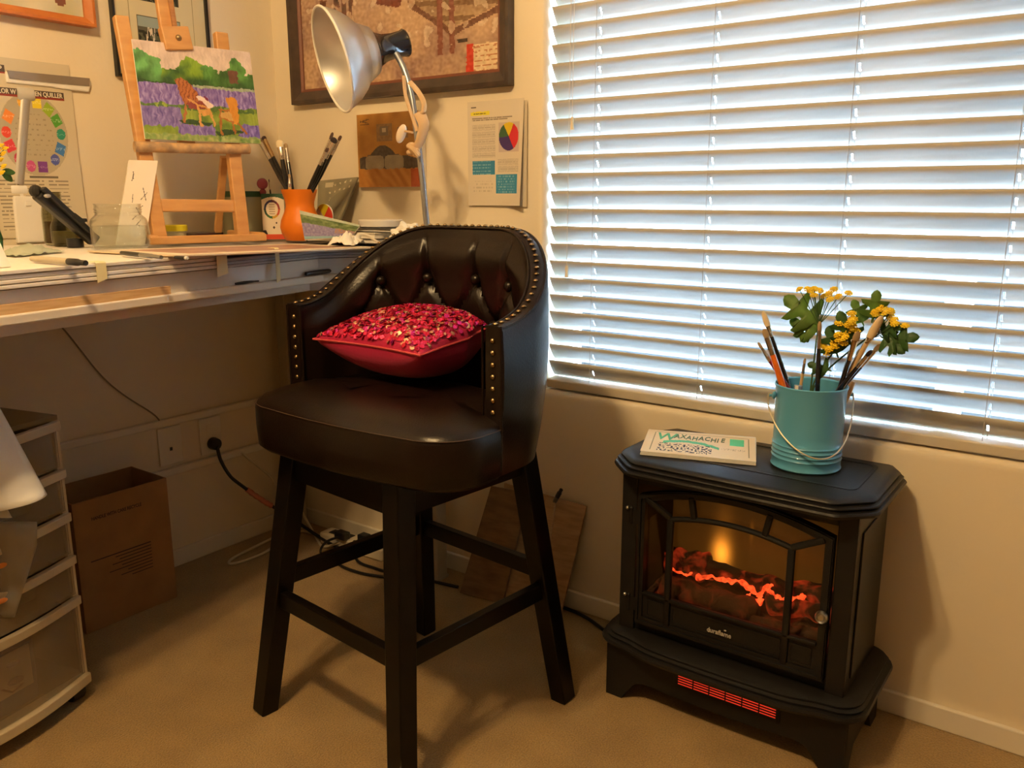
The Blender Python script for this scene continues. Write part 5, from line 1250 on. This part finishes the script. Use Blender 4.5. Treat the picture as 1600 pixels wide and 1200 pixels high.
# big framed western print on the window wall
t = thing('framed_print', 'large dark framed western print above the desk corner', 'picture', (.516, -.001, 1.372))
M_dfr = woodmat('dark_walnut', (.035, .022, .015), (.065, .04, .026), .35, (3, 3, 3), 8)
moulding(t, (.104, -.001, 1.374), (.822, 0, 0), (0, 0, .60), .036, .026, (0, -1, 0), M_dfr)
moulding(t, (.138, -.004, 1.408), (.754, 0, 0), (0, 0, .532), .009, .012, (0, -1, 0), mat('russet_liner', (.16, .05, .025), .5), name='liner')
def west(u, v):
    u, v = u+.004*nz(u*30, v*24, 4)+.002*nz(u*80, v*80, 2), v+.005*nz(u*30, v*24, 9)
    n1 = nz(u*6, v*5, 2); n2 = nz(u*26, v*20, 6); n3 = nz(u*70, v*60, 1)
    c = mixc(hx('bd9c7e'), hx('8f7064'), max(0, min(1, .40+.9*n1+.5*n2)))
    if v > .60: c = mixc(hx('8a6c58'), hx('a98d72'), .5+n1)
    def leg(a, d, w): return sgd(u, v*.72, (a[0], a[1]*.72), (d[0], d[1]*.72)) < w+.004*n2
    hz = hx('4a2e22')
    for a, d, w in (((.20, .60), (.21, .40), .014), ((.24, .60), (.25, .34), .012), ((.14, .60), (.13, .44), .016), ((.30, .62), (.28, .36), .010), ((.44, .62), (.45, .44), .022), ((.54, .60), (.52, .42), .03), ((.58, .6), (.60, .38), .012)):
        if leg(a, d, w): c = mixc(hz, hx('74402a'), .4+n2)
    if inpoly(u, v, [(.12, .52), (.34, .54), (.36, .75), (.12, .75)]): c = mixc(hx('3c2a24'), hx('6a4a38'), .5+n2)
    if inpoly(u, v, [(.42, .40), (.54, .36), (.58, .50), (.56, .75), (.44, .75)]): c = mixc(hx('7a3a26'), hx('5c2f24'), .5+n2)
    # boardwalk
    if inpoly(u, v, [(.60, .36), (.78, .22), (1.0, .30), (1.0, .50), (.72, .52)]):
        c = mixc(hx('a98c6c'), hx('8d7058'), .5+n2) if int((v*.9+u*.12)*46) % 3 else hx('75583f')
    if sgd(u, v, (.60, .36), (.79, .20)) < .012 or sgd(u, v, (.79, .20), (1.0, .28)) < .014: c = hx('6a4636')
    for x in (.735, .79): 
        if abs(u-x) < .012 and .10 < v < .56: c = hx('7c4a3c')
    if sgd(u, v, (.68, .56), (1.0, .48)) < .014: c = hx('84503f')
    if .855 < u < .885 and v < .135: c = hx('c23a26')
    if .885 <= u < .99 and v < .13: c = hx('d8bf9a') if int(v*130) % 3 or nz(u*90, v*90) > .1 else hx('b07858')
    if abs(u-.838) < .022 and abs(v-.155) < .008: c = hx('3c2e28')
    if n2 > .32 and v < .5 and .14 < v: c = mixc(c, hx('d8c2a8'), .6)
    k = .09*n3; return tuple(q+k for q in c)
paint('print', west, 230, 170, (.146, -.007, 1.416), (.738, 0, 0), (0, 0, .516), t, vmat('glazed_print', .25))
# orange framed picture on the left wall
t = thing('framed_horse_print', 'orange wood framed picture cut off at the top left on the left wall', 'picture', (.001, -.83, 1.52))
moulding(t, (.001, -1.10, 1.522), (0, .518, 0), (0, 0, .45), .022, .030, (1, 0, 0), woodmat('orange_wood', (.46, .13, .02), (.55, .18, .04), .35, (3, 3, 3), 8))
def horse(u, v):
    n1 = nz(u*6, v*6, 3); c = mixc(hx('d8cfb4'), hx('b9b48e'), max(0, min(1, .4+n1)))
    if v > .12 and sgd(u, v, (.80, .14), (.70, .30)) < .075+.02*n1: c = hx('6b3a26')
    if sgd(u, v, (.88, .08), (.90, .16)) < .03: c = hx('7c4a34')
    if u < .05: c = hx('8a5a34')
    return c
paint('print', horse, 90, 80, (.012, -1.08, 1.542), (0, .476, 0), (0, 0, .41), t, vmat('glazed_print'))
# black framed collage
t = thing('framed_photo_collage', 'thin black framed mat with small horse photos behind the easel on the left wall', 'picture', (.001, -.38, 1.41))
moulding(t, (.001, -.528, 1.412), (0, .290, 0), (0, 0, .46), .007, .016, (1, 0, 0), M_black, [(0, 0), (0, .016), (.007, .016), (.007, 0)])
def coll(u, v):
    y = -.521+u*.276; z = 1.419+v*.446; c = hx('d0c6a4')
    if abs(y+.476) < .0012 or abs(y+.284) < .0012: return hx('98906f')
    for z0, z1 in ((1.500, 1.577), (1.613, 1.70)):
        if -.456 < y < -.326 and z0 < z < z1:
            f = (z-z0)/(z1-z0); n1 = nz(y*60, z*60, 2)
            if min(z-z0, z1-z, y+.456, -.326-y) < .002: return hx('5c5a4c')
            if f > .62: return hx('93a3a0')
            c = hx('30342f') if n1 < .15 else hx('545a4c')
            if abs(y+.418) < .014 and abs(f-.46-.5*nz(y*150, 0)) < .11: return hx('cfc8b8')
            if f > .5: return hx('5a5c50')
            return c
    return c
paint('photo_mat', coll, 140, 190, (.008, -.521, 1.419), (0, .276, 0), (0, 0, .446), t, vmat('glazed_print'))
# colour chart poster
t = thing('colour_chart_poster', 'tall paper poster with a ring of colour swatches on the left wall', 'poster', (.001, -.80, 1.0))
PY0, PY1, PZ0, PZ1 = -.985, -.651, 1.0, 1.425
SW_ = [(78, 'e8d22a', 's'), (52, '8fae2c', 't'), (28, '4f9a32', 's'), (3, '2c8f7c', 'c'), (-24, '3a72b4', 's'), (-48, '4c58a8', 'c'), (-80, '7a3f92', 's'), (-105, 'c0508c', 'c'), (150, 'e88a3a', 's'), (178, 'dd4a36', 'c'), (202, 'd83f4a', 's'), (228, 'b83a5a', 'c'), (108, 'eab03a', 'c')]
def chart(u, v):
    y = PY0+u*(PY1-PY0); z = PZ0+v*(PZ1-PZ0); c = hx('cfc4ac')
    dy_, dz = (y+.756)/.83, z-1.250; r = math.hypot(dy_, dz)
    if r < .0985: c = hx('b3a890')
    for a, col, sh in SW_:
        a = math.radians(a); ey_, ez = dy_-.079*math.cos(a), dz-.079*math.sin(a)
        if sh == 'c': ok = math.hypot(ey_, ez) < .0135
        else:
            ra = a if sh == 't' or col not in ('e8d22a', '7a3f92') else 0
            ey2, ez2 = ey_*math.cos(ra)+ez*math.sin(ra), -ey_*math.sin(ra)+ez*math.cos(ra); ok = max(abs(ey2), abs(ez2)) < .0135
        if ok: c = hx(col) if not (abs(ez) < .003 and nz(y*900, z*900) > .15) else mixc(hx(col), (1, 1, 1), .45)
    if r < .055 and int(z*330) % 4 == 0 and nz(y*160, int(z*330)) > .02: c = hx('988c76')
    if y < -.672:
        if 1.3365 < z < 1.341 or 1.387 < z < 1.392: c = hx('8c3428')
        if 1.341 <= z < 1.356 or 1.392 <= z < 1.408: c = hx('4c4038')
        if z > 1.386 and y > -.808: c = hx('cfc4ac')
    if z < 1.145 and z > 1.02 and int(z*330) % 3 == 0 and -.97 < y < -.675 and abs((y+.80) % .06-.03) < .024 and nz(y*120, int(z*330)*3) > -.25: c = hx('8d8270')
    if 1.146 < z < 1.150 and -.78 < y < -.71: c = hx('6b6152')
    return c
paint('chart_face', chart, 200, 240, (.004, PY0, PZ0), (0, PY1-PY0, 0), (0, 0, PZ1-PZ0), t, curl=lambda u, v: .010*max(0, u-.8)*5*(1-v)**2)
b = NB(); box(b, (.0022, (PY0+PY1)/2, (PZ0+PZ1)/2), (.0012, PY1-PY0, PZ1-PZ0)); ob('backing_sheet', b, M_paper, t, world=True)
MYW = Matrix(((0, 0, 1), (1, 0, 0), (0, 1, 0)))
M_ltxt = mat('cream_lettering', (.80, .74, .60), .6)
text('poster_lettering', 'EN QUILLER', M_ltxt, t, MYW, (.0058, -.7445, 1.3425), .0155, ext=.0002, bold=.0003, sx=.80)
text('poster_lettering', 'COLOR W', M_ltxt, t, MYW, (.0058, -.848, 1.3425), .0155, ext=.0002, bold=.0003, sx=.80)
text('poster_lettering', 'D P', M_ltxt, t, MYW, (.0058, -.838, 1.3935), .0165, ext=.0002, bold=.0003, sx=.9)
# article sheet
t = thing('article_sheet', 'printed article with a small colour wheel and blue boxes taped beside the window', 'paper', (.875, -.001, 1.075))
def art(u, v):
    c = hx('d8ccb8'); x = u
    if .06 < u < .40 and abs(v-.885) < .018+.006*nz(u*20, 3): c = hx('e6d838')
    if .10 < u < .33 and abs(v-.883) < .007 and nz(u*120, v*50) > -.2: c = hx('6a5a20')
    if .07 < u < .16 and abs(v-.945) < .006: c = hx('5c5248')
    for vv, u1 in ((.838, .80), (.822, .72)):
        if .08 < u < u1 and abs(v-vv) < .0045 and nz(u*70, vv*50) > -.25: c = hx('8a7e70')
    if .08 < u < .50 and .46 < v < .79 and int(v*150) % 2 == 0 and nz(u*80, int(v*150)) > -.3: c = hx('b3a796')
    if .54 < u < .93 and .32 < v < .455 and int(v*150) % 2 == 0 and nz(u*80, int(v*150)) > -.3: c = hx('b3a796')
    if .10 < u < .45 and .12 < v < .24 and int(v*60) % 2 == 0 and nz(u*40, int(v*60)) > 0: c = hx('c2b6a2')
    if .08 < u < .49 and .30 < v < .435: c = hx('2f7fa8') if not (int(v*100) % 3 == 0 and u < .42 and nz(u*60, int(v*100)) > -.15) else hx('7fb0c4')
    if .51 < u < .92 and .115 < v < .30: c = hx('2f86b0') if not (int(v*80) % 2 == 0 and .54 < u < .86 and nz(u*60, int(v*80)) > 0) else hx('7fb0c4')
    if .555 < u < .93 and .51 < v < .79: c = hx('c4b2a8')
    du, dv = (u-.742)/.178, (v-.655)/.132
    if du*du+dv*dv < 1:
        a = math.degrees(math.atan2(dv, du)) % 360
        c = hx('c8282c') if (a < 62 or a > 300) else hx('d8b820') if a < 122 else hx('3a5f3a') if a < 182 else hx('3f2a68')
    return c
cf = lambda u, v: .002+.016*max(0, (u-.55)/.45)**2*(1-v)*1.2
paint('front_page', art, 120, 180, (.779, -.0055, 1.077), (.183, 0, 0), (0, 0, .265), t, curl=cf)
paint('back_page', lambda u, v: hx('cdbfa6'), 10, 10, (.786, -.002, 1.074), (.184, 0, 0), (0, 0, .262), t, curl=lambda u, v: .004*u)
# bed painting
t = thing('bed_painting', 'small ochre painting of a bed with two grey pillows mounted behind the lamp pole', 'painting', (.49, -.001, 1.127))
def bed(u, v):
    n1 = nz(u*7, v*7, 4); n2 = nz(u*30, v*24, 2); c = mixc(hx('c08a3a'), hx('a8742c'), .5+n1)
    if sgd(u, v, (.06, .90), (.20, .93)) < .008 or sgd(u, v, (.06, .91), (.18, .88)) < .007 or sgd(u, v, (.06, .86), (.2, .865)) < .008: c = hx('6b4a2c')
    if .33 < u < .58 and .62 < v < .86: c = mixc(hx('9a7a50'), hx('8a6a42'), .5+n2)
    if .38 < u < .52 and .70 < v < .82: c = hx('7a6a58')
    if .42 < u < .48 and .74 < v < .80: c = hx('c0b098')
    if .66 < u < .84 and .66 < v < .80: c = hx('94724a')
    hb = .45+.12*max(0, 1-((u-.42)/.2)**2)-.03*(abs(u-.42) > .26)
    if .03 < u < .97 and v < hb-.25*max(0, abs(u-.45)-.36): c = mixc(hx('4a4038'), hx('5c5248'), .5+n2)
    for x in (.28, .60):
        if ((u-x)/.155)**4+((v-.335)/.10)**4 < 1: c = mixc(hx('a89a80'), hx('8f8470'), .5+n1)
    if v < .25+.015*nz(u*9, 1): c = mixc(hx('c28a44'), hx('a86c2c'), max(0, min(1, .5+1.2*nz(u*12+v*8, v*4, 7))))
    if v < .25 and u > .86: c = hx('a04a20')
    return c
canvas(t, (.372, -.0145, 1.127), (.252, 0, 0), (0, 0, .204), .013); paint('painted_scene', bed, 110, 90, (.372, -.0152, 1.127), (.240, 0, 0), (0, 0, .204), t, vmat('oil_paint'))

# ================================================================ UNDER THE DESK
# cardboard box
bx = thing('cardboard_box', 'open brown cardboard box standing on the carpet under the desk', 'box', (.105, -.733, 0))
M_card = mat('brown_cardboard', (.30, .145, .05), .8, noise_amt=.12, nscale=12)
x0, x1, y0, y1, hz_ = .020, .192, -.862, -.603, .352; b = NB(); th = .004
for c_, s_ in (((x1-th/2, (y0+y1)/2, hz_/2), (th, y1-y0, hz_)), ((x0+th/2, (y0+y1)/2, hz_/2), (th, y1-y0, hz_)), (((x0+x1)/2, y0+th/2, hz_/2), (x1-x0-2*th, th, hz_)), (((x0+x1)/2, y1-th/2, hz_/2), (x1-x0-2*th, th, hz_)), (((x0+x1)/2, (y0+y1)/2, .002), (x1-x0-2*th, y1-y0-2*th, th))): box(b, c_, s_)
ob('box_walls', b, M_card, bx, world=True)
M_ink = mat('brown_ink', (.05, .022, .012), .8)
text('box_lettering', 'HANDLE WITH CARE RECYCLE', M_ink, bx, MYW, (x1+.0003, y0+.045, .296), .0125, ext=.0002, bold=.0003, sx=.78)
b = NB()
for k in range(9):
    ln = [.165, .10, .09, .11, .085, .12, .07, .09, .06][k]; box(b, (x1+.0004, y1-.062-ln/2, .188-.009*k), (.0006, ln, .0022 if k else .003))
ob('printed_lines', b, M_ink, bx, world=True)
# raceways and outlet plates on the left wall
for z, ya, yb_, h_, lab in ((.452, -1.4, -.03, .020, 'upper painted cable raceway along the left wall under the desk'), (.300, -.56, -.03, .022, 'lower painted cable raceway below the wall sockets')):
    b = NB(); box(b, (.009, (ya+yb_)/2, z), (.018, yb_-ya, h_), bev=.003); tag(ob('cable_raceway', b, M_base, None, world=True), lab, 'raceway')
for ya, yb_, lab in ((-.506, -.430, 'blank wall plate with a small phone jack left of the plug'), (-.368, -.292, 'wall socket plate with a black plug in it')):
    t = thing('wall_plate', lab, 'wall plate', (.001, (ya+yb_)/2, .330)); b = NB(); box(b, (.0035, (ya+yb_)/2, .378), (.005, yb_-ya, .115), bev=.002); ob('plate', b, M_base, t, world=True)
    b = NB(); box(b, (.0065, (ya+yb_)/2, .368 if ya < -.45 else .40), (.002, .008 if ya < -.45 else .03, .010 if ya < -.45 else .03)); ob('socket', b, M_black if ya < -.45 else M_base, t, world=True)
def cordo(name, P_, r, m, lab, cat='cord', sm=8):
    b = NB(); tube(b, P_, r, 10, sm=sm); return tag(ob(name, b, m, None, world=True, smooth=True), lab, cat)
t = thing('black_power_cord', 'black power cord wrapped in pink tape running from the wall plug', 'cord', (.02, -.328, .347))
b = NB(); lathe(b, [(0, 0), (.019, 0), (.020, .006), (.018, .022), (0, .024)], (.0065, -.328, .352), 24, zalong((1, 0, 0))); ob('plug', b, M_black, t, world=True, smooth=True, ang=40)
cp = [(.030, -.328, .345), (.034, -.322, .300), (.045, -.300, .245), (.060, -.268, .205), (.075, -.215, .150), (.085, -.16, .10), (.11, -.12, .06), (.19, -.11, .03), (.27, -.11, .012), (.33, -.12, .012)]
b = NB(); tube(b, cp, .0055, 10, sm=8); ob('cord', b, M_black, t, world=True, smooth=True)
sp_ = smoothpath(cp, 8); b = NB(); seg = sp_[26:38]; tube(b, seg, lambda t: .0085+.001*math.sin(40*t), 10); ob('tape_wrap', b, mat('pink_tape', (.62, .22, .16), .6), t, world=True, smooth=True, label='salmon pink tape wrap')
M_wc = mat('white_cable', (.62, .56, .42), .5)
cordo('white_cable', [(.014, -.233, .300), (.03, -.20, .26), (.05, -.15, .20), (.06, -.115, .13), (.09, -.12, .07), (.14, -.22, .012), (.155, -.32, .006), (.14, -.385, .006), (.11, -.36, .006), (.09, -.25, .006), (.08, -.14, .006), (.12, -.085, .006), (.2, -.08, .008)], .0042, M_wc, 'white cable looped on the carpet below the wall sockets')
cordo('white_cable', [(.032, -.10, .40), (.034, -.075, .30), (.04, -.06, .18), (.09, -.07, .08), (.2, -.10, .008), (.27, -.13, .006), (.33, -.10, .03)], .0042, M_wc, 'white cable hanging in the room corner behind the stool leg')
ps = thing('power_strip', 'white power strip on the carpet against the window wall', 'power strip', (.36, -.078, 0), math.radians(2))
b = NB(); box(b, (0, 0, .020), (.27, .055, .038), bev=.006); ob('strip_body', b, mat('ivory_plastic', (.70, .62, .48), .4), ps)
for k in range(4):
    b = NB(); box(b, (-.09+.06*k, 0, .0395), (.03, .03, .002)); ob('outlet', b, M_black, ps)
b = NB(); box(b, (-.03, -.028, .052), (.045, .03, .024), bev=.004); tube(b, [(-.03, -.04, .05), (-.05, -.08, .04), (-.05, -.10, .008), (.06, -.12, .006)], .004, 8, sm=6); box(b, (.045, -.005, .053), (.034, .03, .026), bev=.004); tag(ob('plug_adapter', b, M_black, None, world=False), 'black plug adapters on the power strip', 'plug').location = (.36, -.078, 0)
cordo('extension_cable', [(.40, -.12, .055), (.44, -.15, .012), (.52, -.15, .006), (.62, -.14, .006), (.72, -.115, .006), (.80, -.10, .006)], .0045, M_black, 'black cord running over the carpet past the white desk leg')
cordo('extension_cable', [(.33, -.12, .012), (.40, -.19, .006), (.50, -.20, .006), (.60, -.17, .006), (.68, -.14, .006)], .0045, M_black, 'second black cord curving on the carpet behind the stool')
cordo('heater_cord', [(.80, -.045, .006), (.95, -.030, .006), (1.12, -.028, .006), (1.20, -.045, .008), (1.30, -.09, .008), (1.40, -.13, .008), (1.46, -.12, .03)], .005, M_black, 'black heater cord along the baseboard left of the heater')
# hanging tie
b = NB(); q = at(700, 772, -.10); tube(b, [(q.x, -.11, .56), (q.x, -.11, .42), (q.x, -.108, .375)], [.003, .003, .0015], 8); b.free()
cordo('grey_cable', [(.006, -.80, .84), (.006, -.74, .76), (.006, -.66, .63), (.006, -.60, .56), (.006, -.52, .49), (.012, -.50, .463)], .0022, mat('grey_cable', (.25, .2, .14), .7), 'thin grey cable running diagonally down the left wall under the desk')
# boards leaning on the window wall
t = thing('wood_panel', 'wide pale plywood panel leaning on the window wall behind the stool', 'panel', (1.0, -.08, 0))
M_ply = woodmat('plywood', (.36, .22, .11), (.50, .32, .17), .6, (3, 3, 18), 5)
q = [V((.935, -.090, .001)), V((1.125, -.062, .001)), V((1.172, -.018, .308)), V((.905, -.018, .318))]
b = NB(); vs = [b.verts.new(p) for p in q]; b.faces.new(vs); o = ob('panel_face', b, M_ply, t, world=True); md = o.modifiers.new('t', 'SOLIDIFY'); md.thickness = .006; md.offset = -1
b = NB(); bar(b, q[0].lerp(q[1], .68)+V((0, -.006, .0)), q[3].lerp(q[2], .60)+V((0, -.006, -.004)), .030, .006, up=(0, 1, 0)); ob('batten', b, woodmat('pale_batten', (.45, .30, .16), (.56, .39, .22)), t, world=True, label='pale vertical batten')
t = thing('wood_panel', 'narrow brown board leaning on the window wall, left of the wide plywood panel', 'panel', (.87, -.085, 0))
q2 = [V((.822, -.112, .001)), V((.960, -.096, .001)), V((1.00, -.030, .314)), V((.873, -.030, .306))]
b = NB(); vs = [b.verts.new(p) for p in q2]; b.faces.new(vs); o = ob('panel_face', b, woodmat('brown_board', (.17, .095, .045), (.26, .15, .075), .5, (3, 3, 12), 5), t, world=True); md = o.modifiers.new('t', 'SOLIDIFY'); md.thickness = .008; md.offset = -1
b = NB()
for f in (.25, .5, .72): bar(b, q2[0].lerp(q2[3], f)+V((.012, -.002, 0)), q2[1].lerp(q2[2], f)+V((-.002, -.002, 0)), .002, .001, up=(0, 1, 0))
tube(b, [q2[0].lerp(q2[1], .28)+V((0, -.003, .004)), q2[3].lerp(q2[2], .22)+V((0, -.003, -.004))], .0016, 6)
ob('scratched_seams', b, M_ink, t, world=True)
q = at(873, 772, -.03); pen(at(866, 785, -.022), at(877, 765, -.030), .0062, mat('smoky_plastic', (.12, .1, .08), .3), M_black, 'black capped marker sticking up behind the plywood panel', .55)

# ================================================================ DRAWER TOWER
dr = thing('drawer_tower', 'translucent plastic drawer tower on casters at the left under the desk', 'drawers', (.47, -1.0, 0))
dd_ = V((.235, -.972, 0)).normalized(); dn = V((-.972, -.235, 0)).normalized(); C0 = V((.47, -1.0, 0)); DW, DDp = .36, .36
M_fr = mat('frosted_plastic', (.40, .31, .19), .35, alpha=.42); M_frs = mat('frosted_side', (.36, .29, .18), .4, alpha=.7); M_lip = mat('cream_plastic_lip', (.55, .46, .31), .4)
levels = [.060, .250, .345, .442, .540, .645]
def dp(s, n, z, bow=0): return C0+dd_*s+dn*n+V((0, 0, z))-dn*(bow*(math.sin(PI*min(1, max(0, s/DW)))))
for n_ in (.006, DDp-.02):
    for s_ in (.006, DW-.006): b = NB(); bar(b, dp(s_, n_, .06), dp(s_, n_, .645), .012, .012); ob('corner_post', b, M_lip, dr, world=True)
b = NB(); 
for s_ in (.002, DW-.002): bar(b, dp(s_, .005, .352), dp(s_, DDp, .352), .003, .585)
bar(b, dp(0, DDp, .352), dp(DW, DDp, .352), .003, .585); ob('side_panels', b, M_frs, dr, world=True)
b = NB(); bar(b, dp(DW/2, 0, .650), dp(DW/2, DDp, .650), DW, .010); ob('tower_top', b, M_frs, dr, world=True)
b = NB(); rows = []
for z0_, z1_ in ((.040, .062),): 
    R0 = [dp(DW*k/16, -.010, 0, .026) for k in range(17)]; B0 = [dp(DW, DDp, 0), dp(0, DDp, 0)]
    pts = [(p.x, p.y) for p in R0+B0]; prism(b, pts, z0_, z1_)
ob('tower_base', b, M_lip, dr, world=True, bevel=.002)
for k in range(5):
    z0_, z1_ = levels[k]+.004, levels[k+1]-.002
    b = NB(); R0 = [dp(.008+(DW-.016)*j/16, 0, 0, .022) for j in range(17)]; R1 = [dp(.008+(DW-.016)*j/16, .003, 0, .022) for j in range(17)]
    pts = [(p.x, p.y) for p in R0+R1[::-1]]; prism(b, pts, z0_, z1_-.018)
    bar(b, dp(.010, .004, (z0_+z1_)/2-.012), dp(.010, DDp-.02, (z0_+z1_)/2-.012), .003, z1_-z0_-.03); bar(b, dp(DW-.010, .004, (z0_+z1_)/2-.012), dp(DW-.010, DDp-.02, (z0_+z1_)/2-.012), .003, z1_-z0_-.03)
    bar(b, dp(DW/2, .005, z0_+.002), dp(DW/2, DDp-.02, z0_+.002), DW-.024, .003)
    dw = ob('drawer', b, M_fr, dr, world=True)
    b = NB(); R0 = [dp(DW*j/16, -.008, 0, .024) for j in range(17)]; R1 = [dp(DW*j/16, .006, 0, .024) for j in range(17)]; prism(b, [(p.x, p.y) for p in R0+R1[::-1]], z1_-.019, z1_); ob('drawer_lip', b, M_lip, dw, world=True, bevel=.002, label='cream drawer lip')
for s_, n_ in ((.022, .02), (DW-.03, .03), (.03, DDp-.04), (DW-.03, DDp-.04)):
    p = dp(s_, n_, 0); b = NB(); lathe(b, [(0, -.016), (.016, -.016), (.0185, -.012), (.0185, .012), (.016, .016), (0, .016)], (p.x, p.y, .0188), 22, zalong(dd_)); box(b, (p.x, p.y, .034), (.02, .02, .014)); ob('caster', b, M_black, dr, world=True, smooth=True, ang=40, label='black caster')
# contents seen through the fronts
def content(a, c, h, th, m, lab, name, cat, z):
    b = NB(); bar(b, dp(a, .02, z+h/2), dp(c, .02, z+h/2), th, h); return tag(ob(name, b, m, None, world=True), lab, cat)
pkq = thing('craft_package', 'blue craft package with a pale card in the bottom plastic drawer', 'package', dp(.20, .03, .068))
b = NB(); bar(b, dp(.115, .018, .134), dp(.33, .018, .134), .020, .130); ob('package_sleeve', b, mat('dusty_blue_card', (.13, .14, .24), .5), pkq, world=True)
b = NB(); bar(b, dp(.125, .007, .150), dp(.205, .007, .150), .002, .090); ob('card_front', b, mat('cream_card', (.66, .54, .40), .6), pkq, world=True)
b = NB(); ball(b, dp(.165, .0055, .170), .012, 12, (.5, 1.3, .5)); ball(b, dp(.165, .0055, .132), .014, 12, (.5, 1.3, .6)); tube(b, [dp(.150, .004, .118), dp(.175, .004, .112), dp(.195, .004, .128)], .002, 6); ob('printed_motif', b, mat('dull_red_brown', (.22, .10, .08), .6), pkq, world=True)
for (a, c, h, z, col, lab) in ((.06, .30, .05, .256, (.10, .12, .10), 'dark green cloth bundle in the second lowest plastic drawer'), (.08, .30, .05, .351, (.12, .10, .07), 'dark brown bundle in the middle plastic drawer'), (.05, .28, .045, .448, (.30, .25, .17), 'tan paper bundle in the second highest plastic drawer'), (.07, .30, .05, .546, (.2, .17, .12), 'brown paper bundle in the top plastic drawer')):
    q = dp((a+c)/2, .14, z); b = NB(); vs = box(b, (0, 0, h/2), (.20, c-a, h), rot=None, bev=.012, seg=3)
    bmesh.ops.subdivide_edges(b, edges=b.edges, cuts=2, use_grid_fill=True)
    for v in b.verts: v.co += V((nz(v.co.x*9, v.co.y*9, z*50), nz(v.co.y*9, v.co.x*9, 4), .6*nz(v.co.x*12, v.co.y*12, 9)))*.012
    bmesh.ops.rotate(b, cent=(0, 0, 0), matrix=Matrix.Rotation(math.atan2(dd_.y, dd_.x)+PI/2, 3, 'Z'), verts=b.verts); bmesh.ops.translate(b, vec=q+V((0, 0, .004)), verts=b.verts)
    tag(ob('fabric_bundle', b, mat('bundle'+str(z), col, .8), None, world=True, smooth=True, ang=60), lab, 'bundle')
# yellow paper on the tower
b = NB(); q = dp(.17, .10, .6555); prism(b, [(q.x-.05, q.y-.09), (q.x+.06, q.y-.10), (q.x+.05, q.y+.03), (q.x-.04, q.y+.02)], q.z, q.z+.010); tag(ob('paper_pad', b, mat('buff_paper', (.62, .52, .33), .7), None, world=True), 'buff paper pad on top of the drawer tower', 'paper')
# rolled paper and plastic bag in front of the tower
pl3, n3 = V((.62, -1.10, .5)), V((.80, -.60, 0)).normalized()
t = thing('paper_roll', 'large curled sheet of white paper hanging over the front of the drawer tower', 'paper', atp(10, 760, pl3, n3))
a, c = atp(-75, 590, pl3-n3*.06, n3), atp(34, 792, pl3+n3*.07, n3); axd = (c-a).normalized(); sx_ = V((n3.y*-1, n3.x, 0)).normalized(); up_ = axd.cross(sx_).normalized(); sx_ = up_.cross(axd)
if up_.dot(n3) < 0: up_ = -up_
b = NB(); g = []
for i in range(25):
    s_ = i/24; row = []
    for j in range(33):
        an = math.radians(-60+300*j/32); r = .044*(1-.0*s_); rr_ = r+.010*(j/32)
        ex_ = .012*math.sin(an*1.5)*s_
        row.append(b.verts.new(a+(c-a)*s_+axd*ex_+sx_*math.cos(an)*rr_+up_*math.sin(an)*rr_*.75))
    g.append(row)
for i in range(24):
    for j in range(32): b.faces.new((g[i][j], g[i+1][j], g[i+1][j+1], g[i][j+1]))
o = ob('paper_sheet', b, mat('bright_paper', (.80, .80, .80), .6), t, world=True, smooth=True); md = o.modifiers.new('t', 'SOLIDIFY'); md.thickness = .0006
t = thing('plastic_bag', 'crumpled clear plastic bag with orange print hanging below the paper roll', 'bag', atp(0, 900, pl3-n3*.03, n3))
b = NB(); g = []
for i in range(21):
    row = []; s_ = i/20
    for j in range(17):
        f = j/16; L_ = 58-36*max(0, s_-.25)*1.3; px = -40+(L_+40)*f; py = 815+150*s_
        d_ = .018*nz(f*3, s_*4, 2)+.012*math.sin(PI*f); row.append(b.verts.new(atp(px, py, pl3-n3*(.030-d_), n3)))
    g.append(row)
for i in range(20):
    for j in range(16): b.faces.new((g[i][j], g[i+1][j], g[i+1][j+1], g[i][j+1]))
o = ob('bag_film', b, mat('grey_film', (.45, .42, .36), .25, alpha=.6), t, world=True, smooth=True); md = o.modifiers.new('t', 'SOLIDIFY'); md.thickness = .0005
b = NB()
for px, py in ((2, 884), (3, 939)):
    ball(b, atp(px, py, pl3-n3*.002, n3), .009, 12, (.3, 1.2, .6))
ob('orange_print', b, mat('orange_print', (.75, .25, .05), .6), t, world=True, smooth=True)
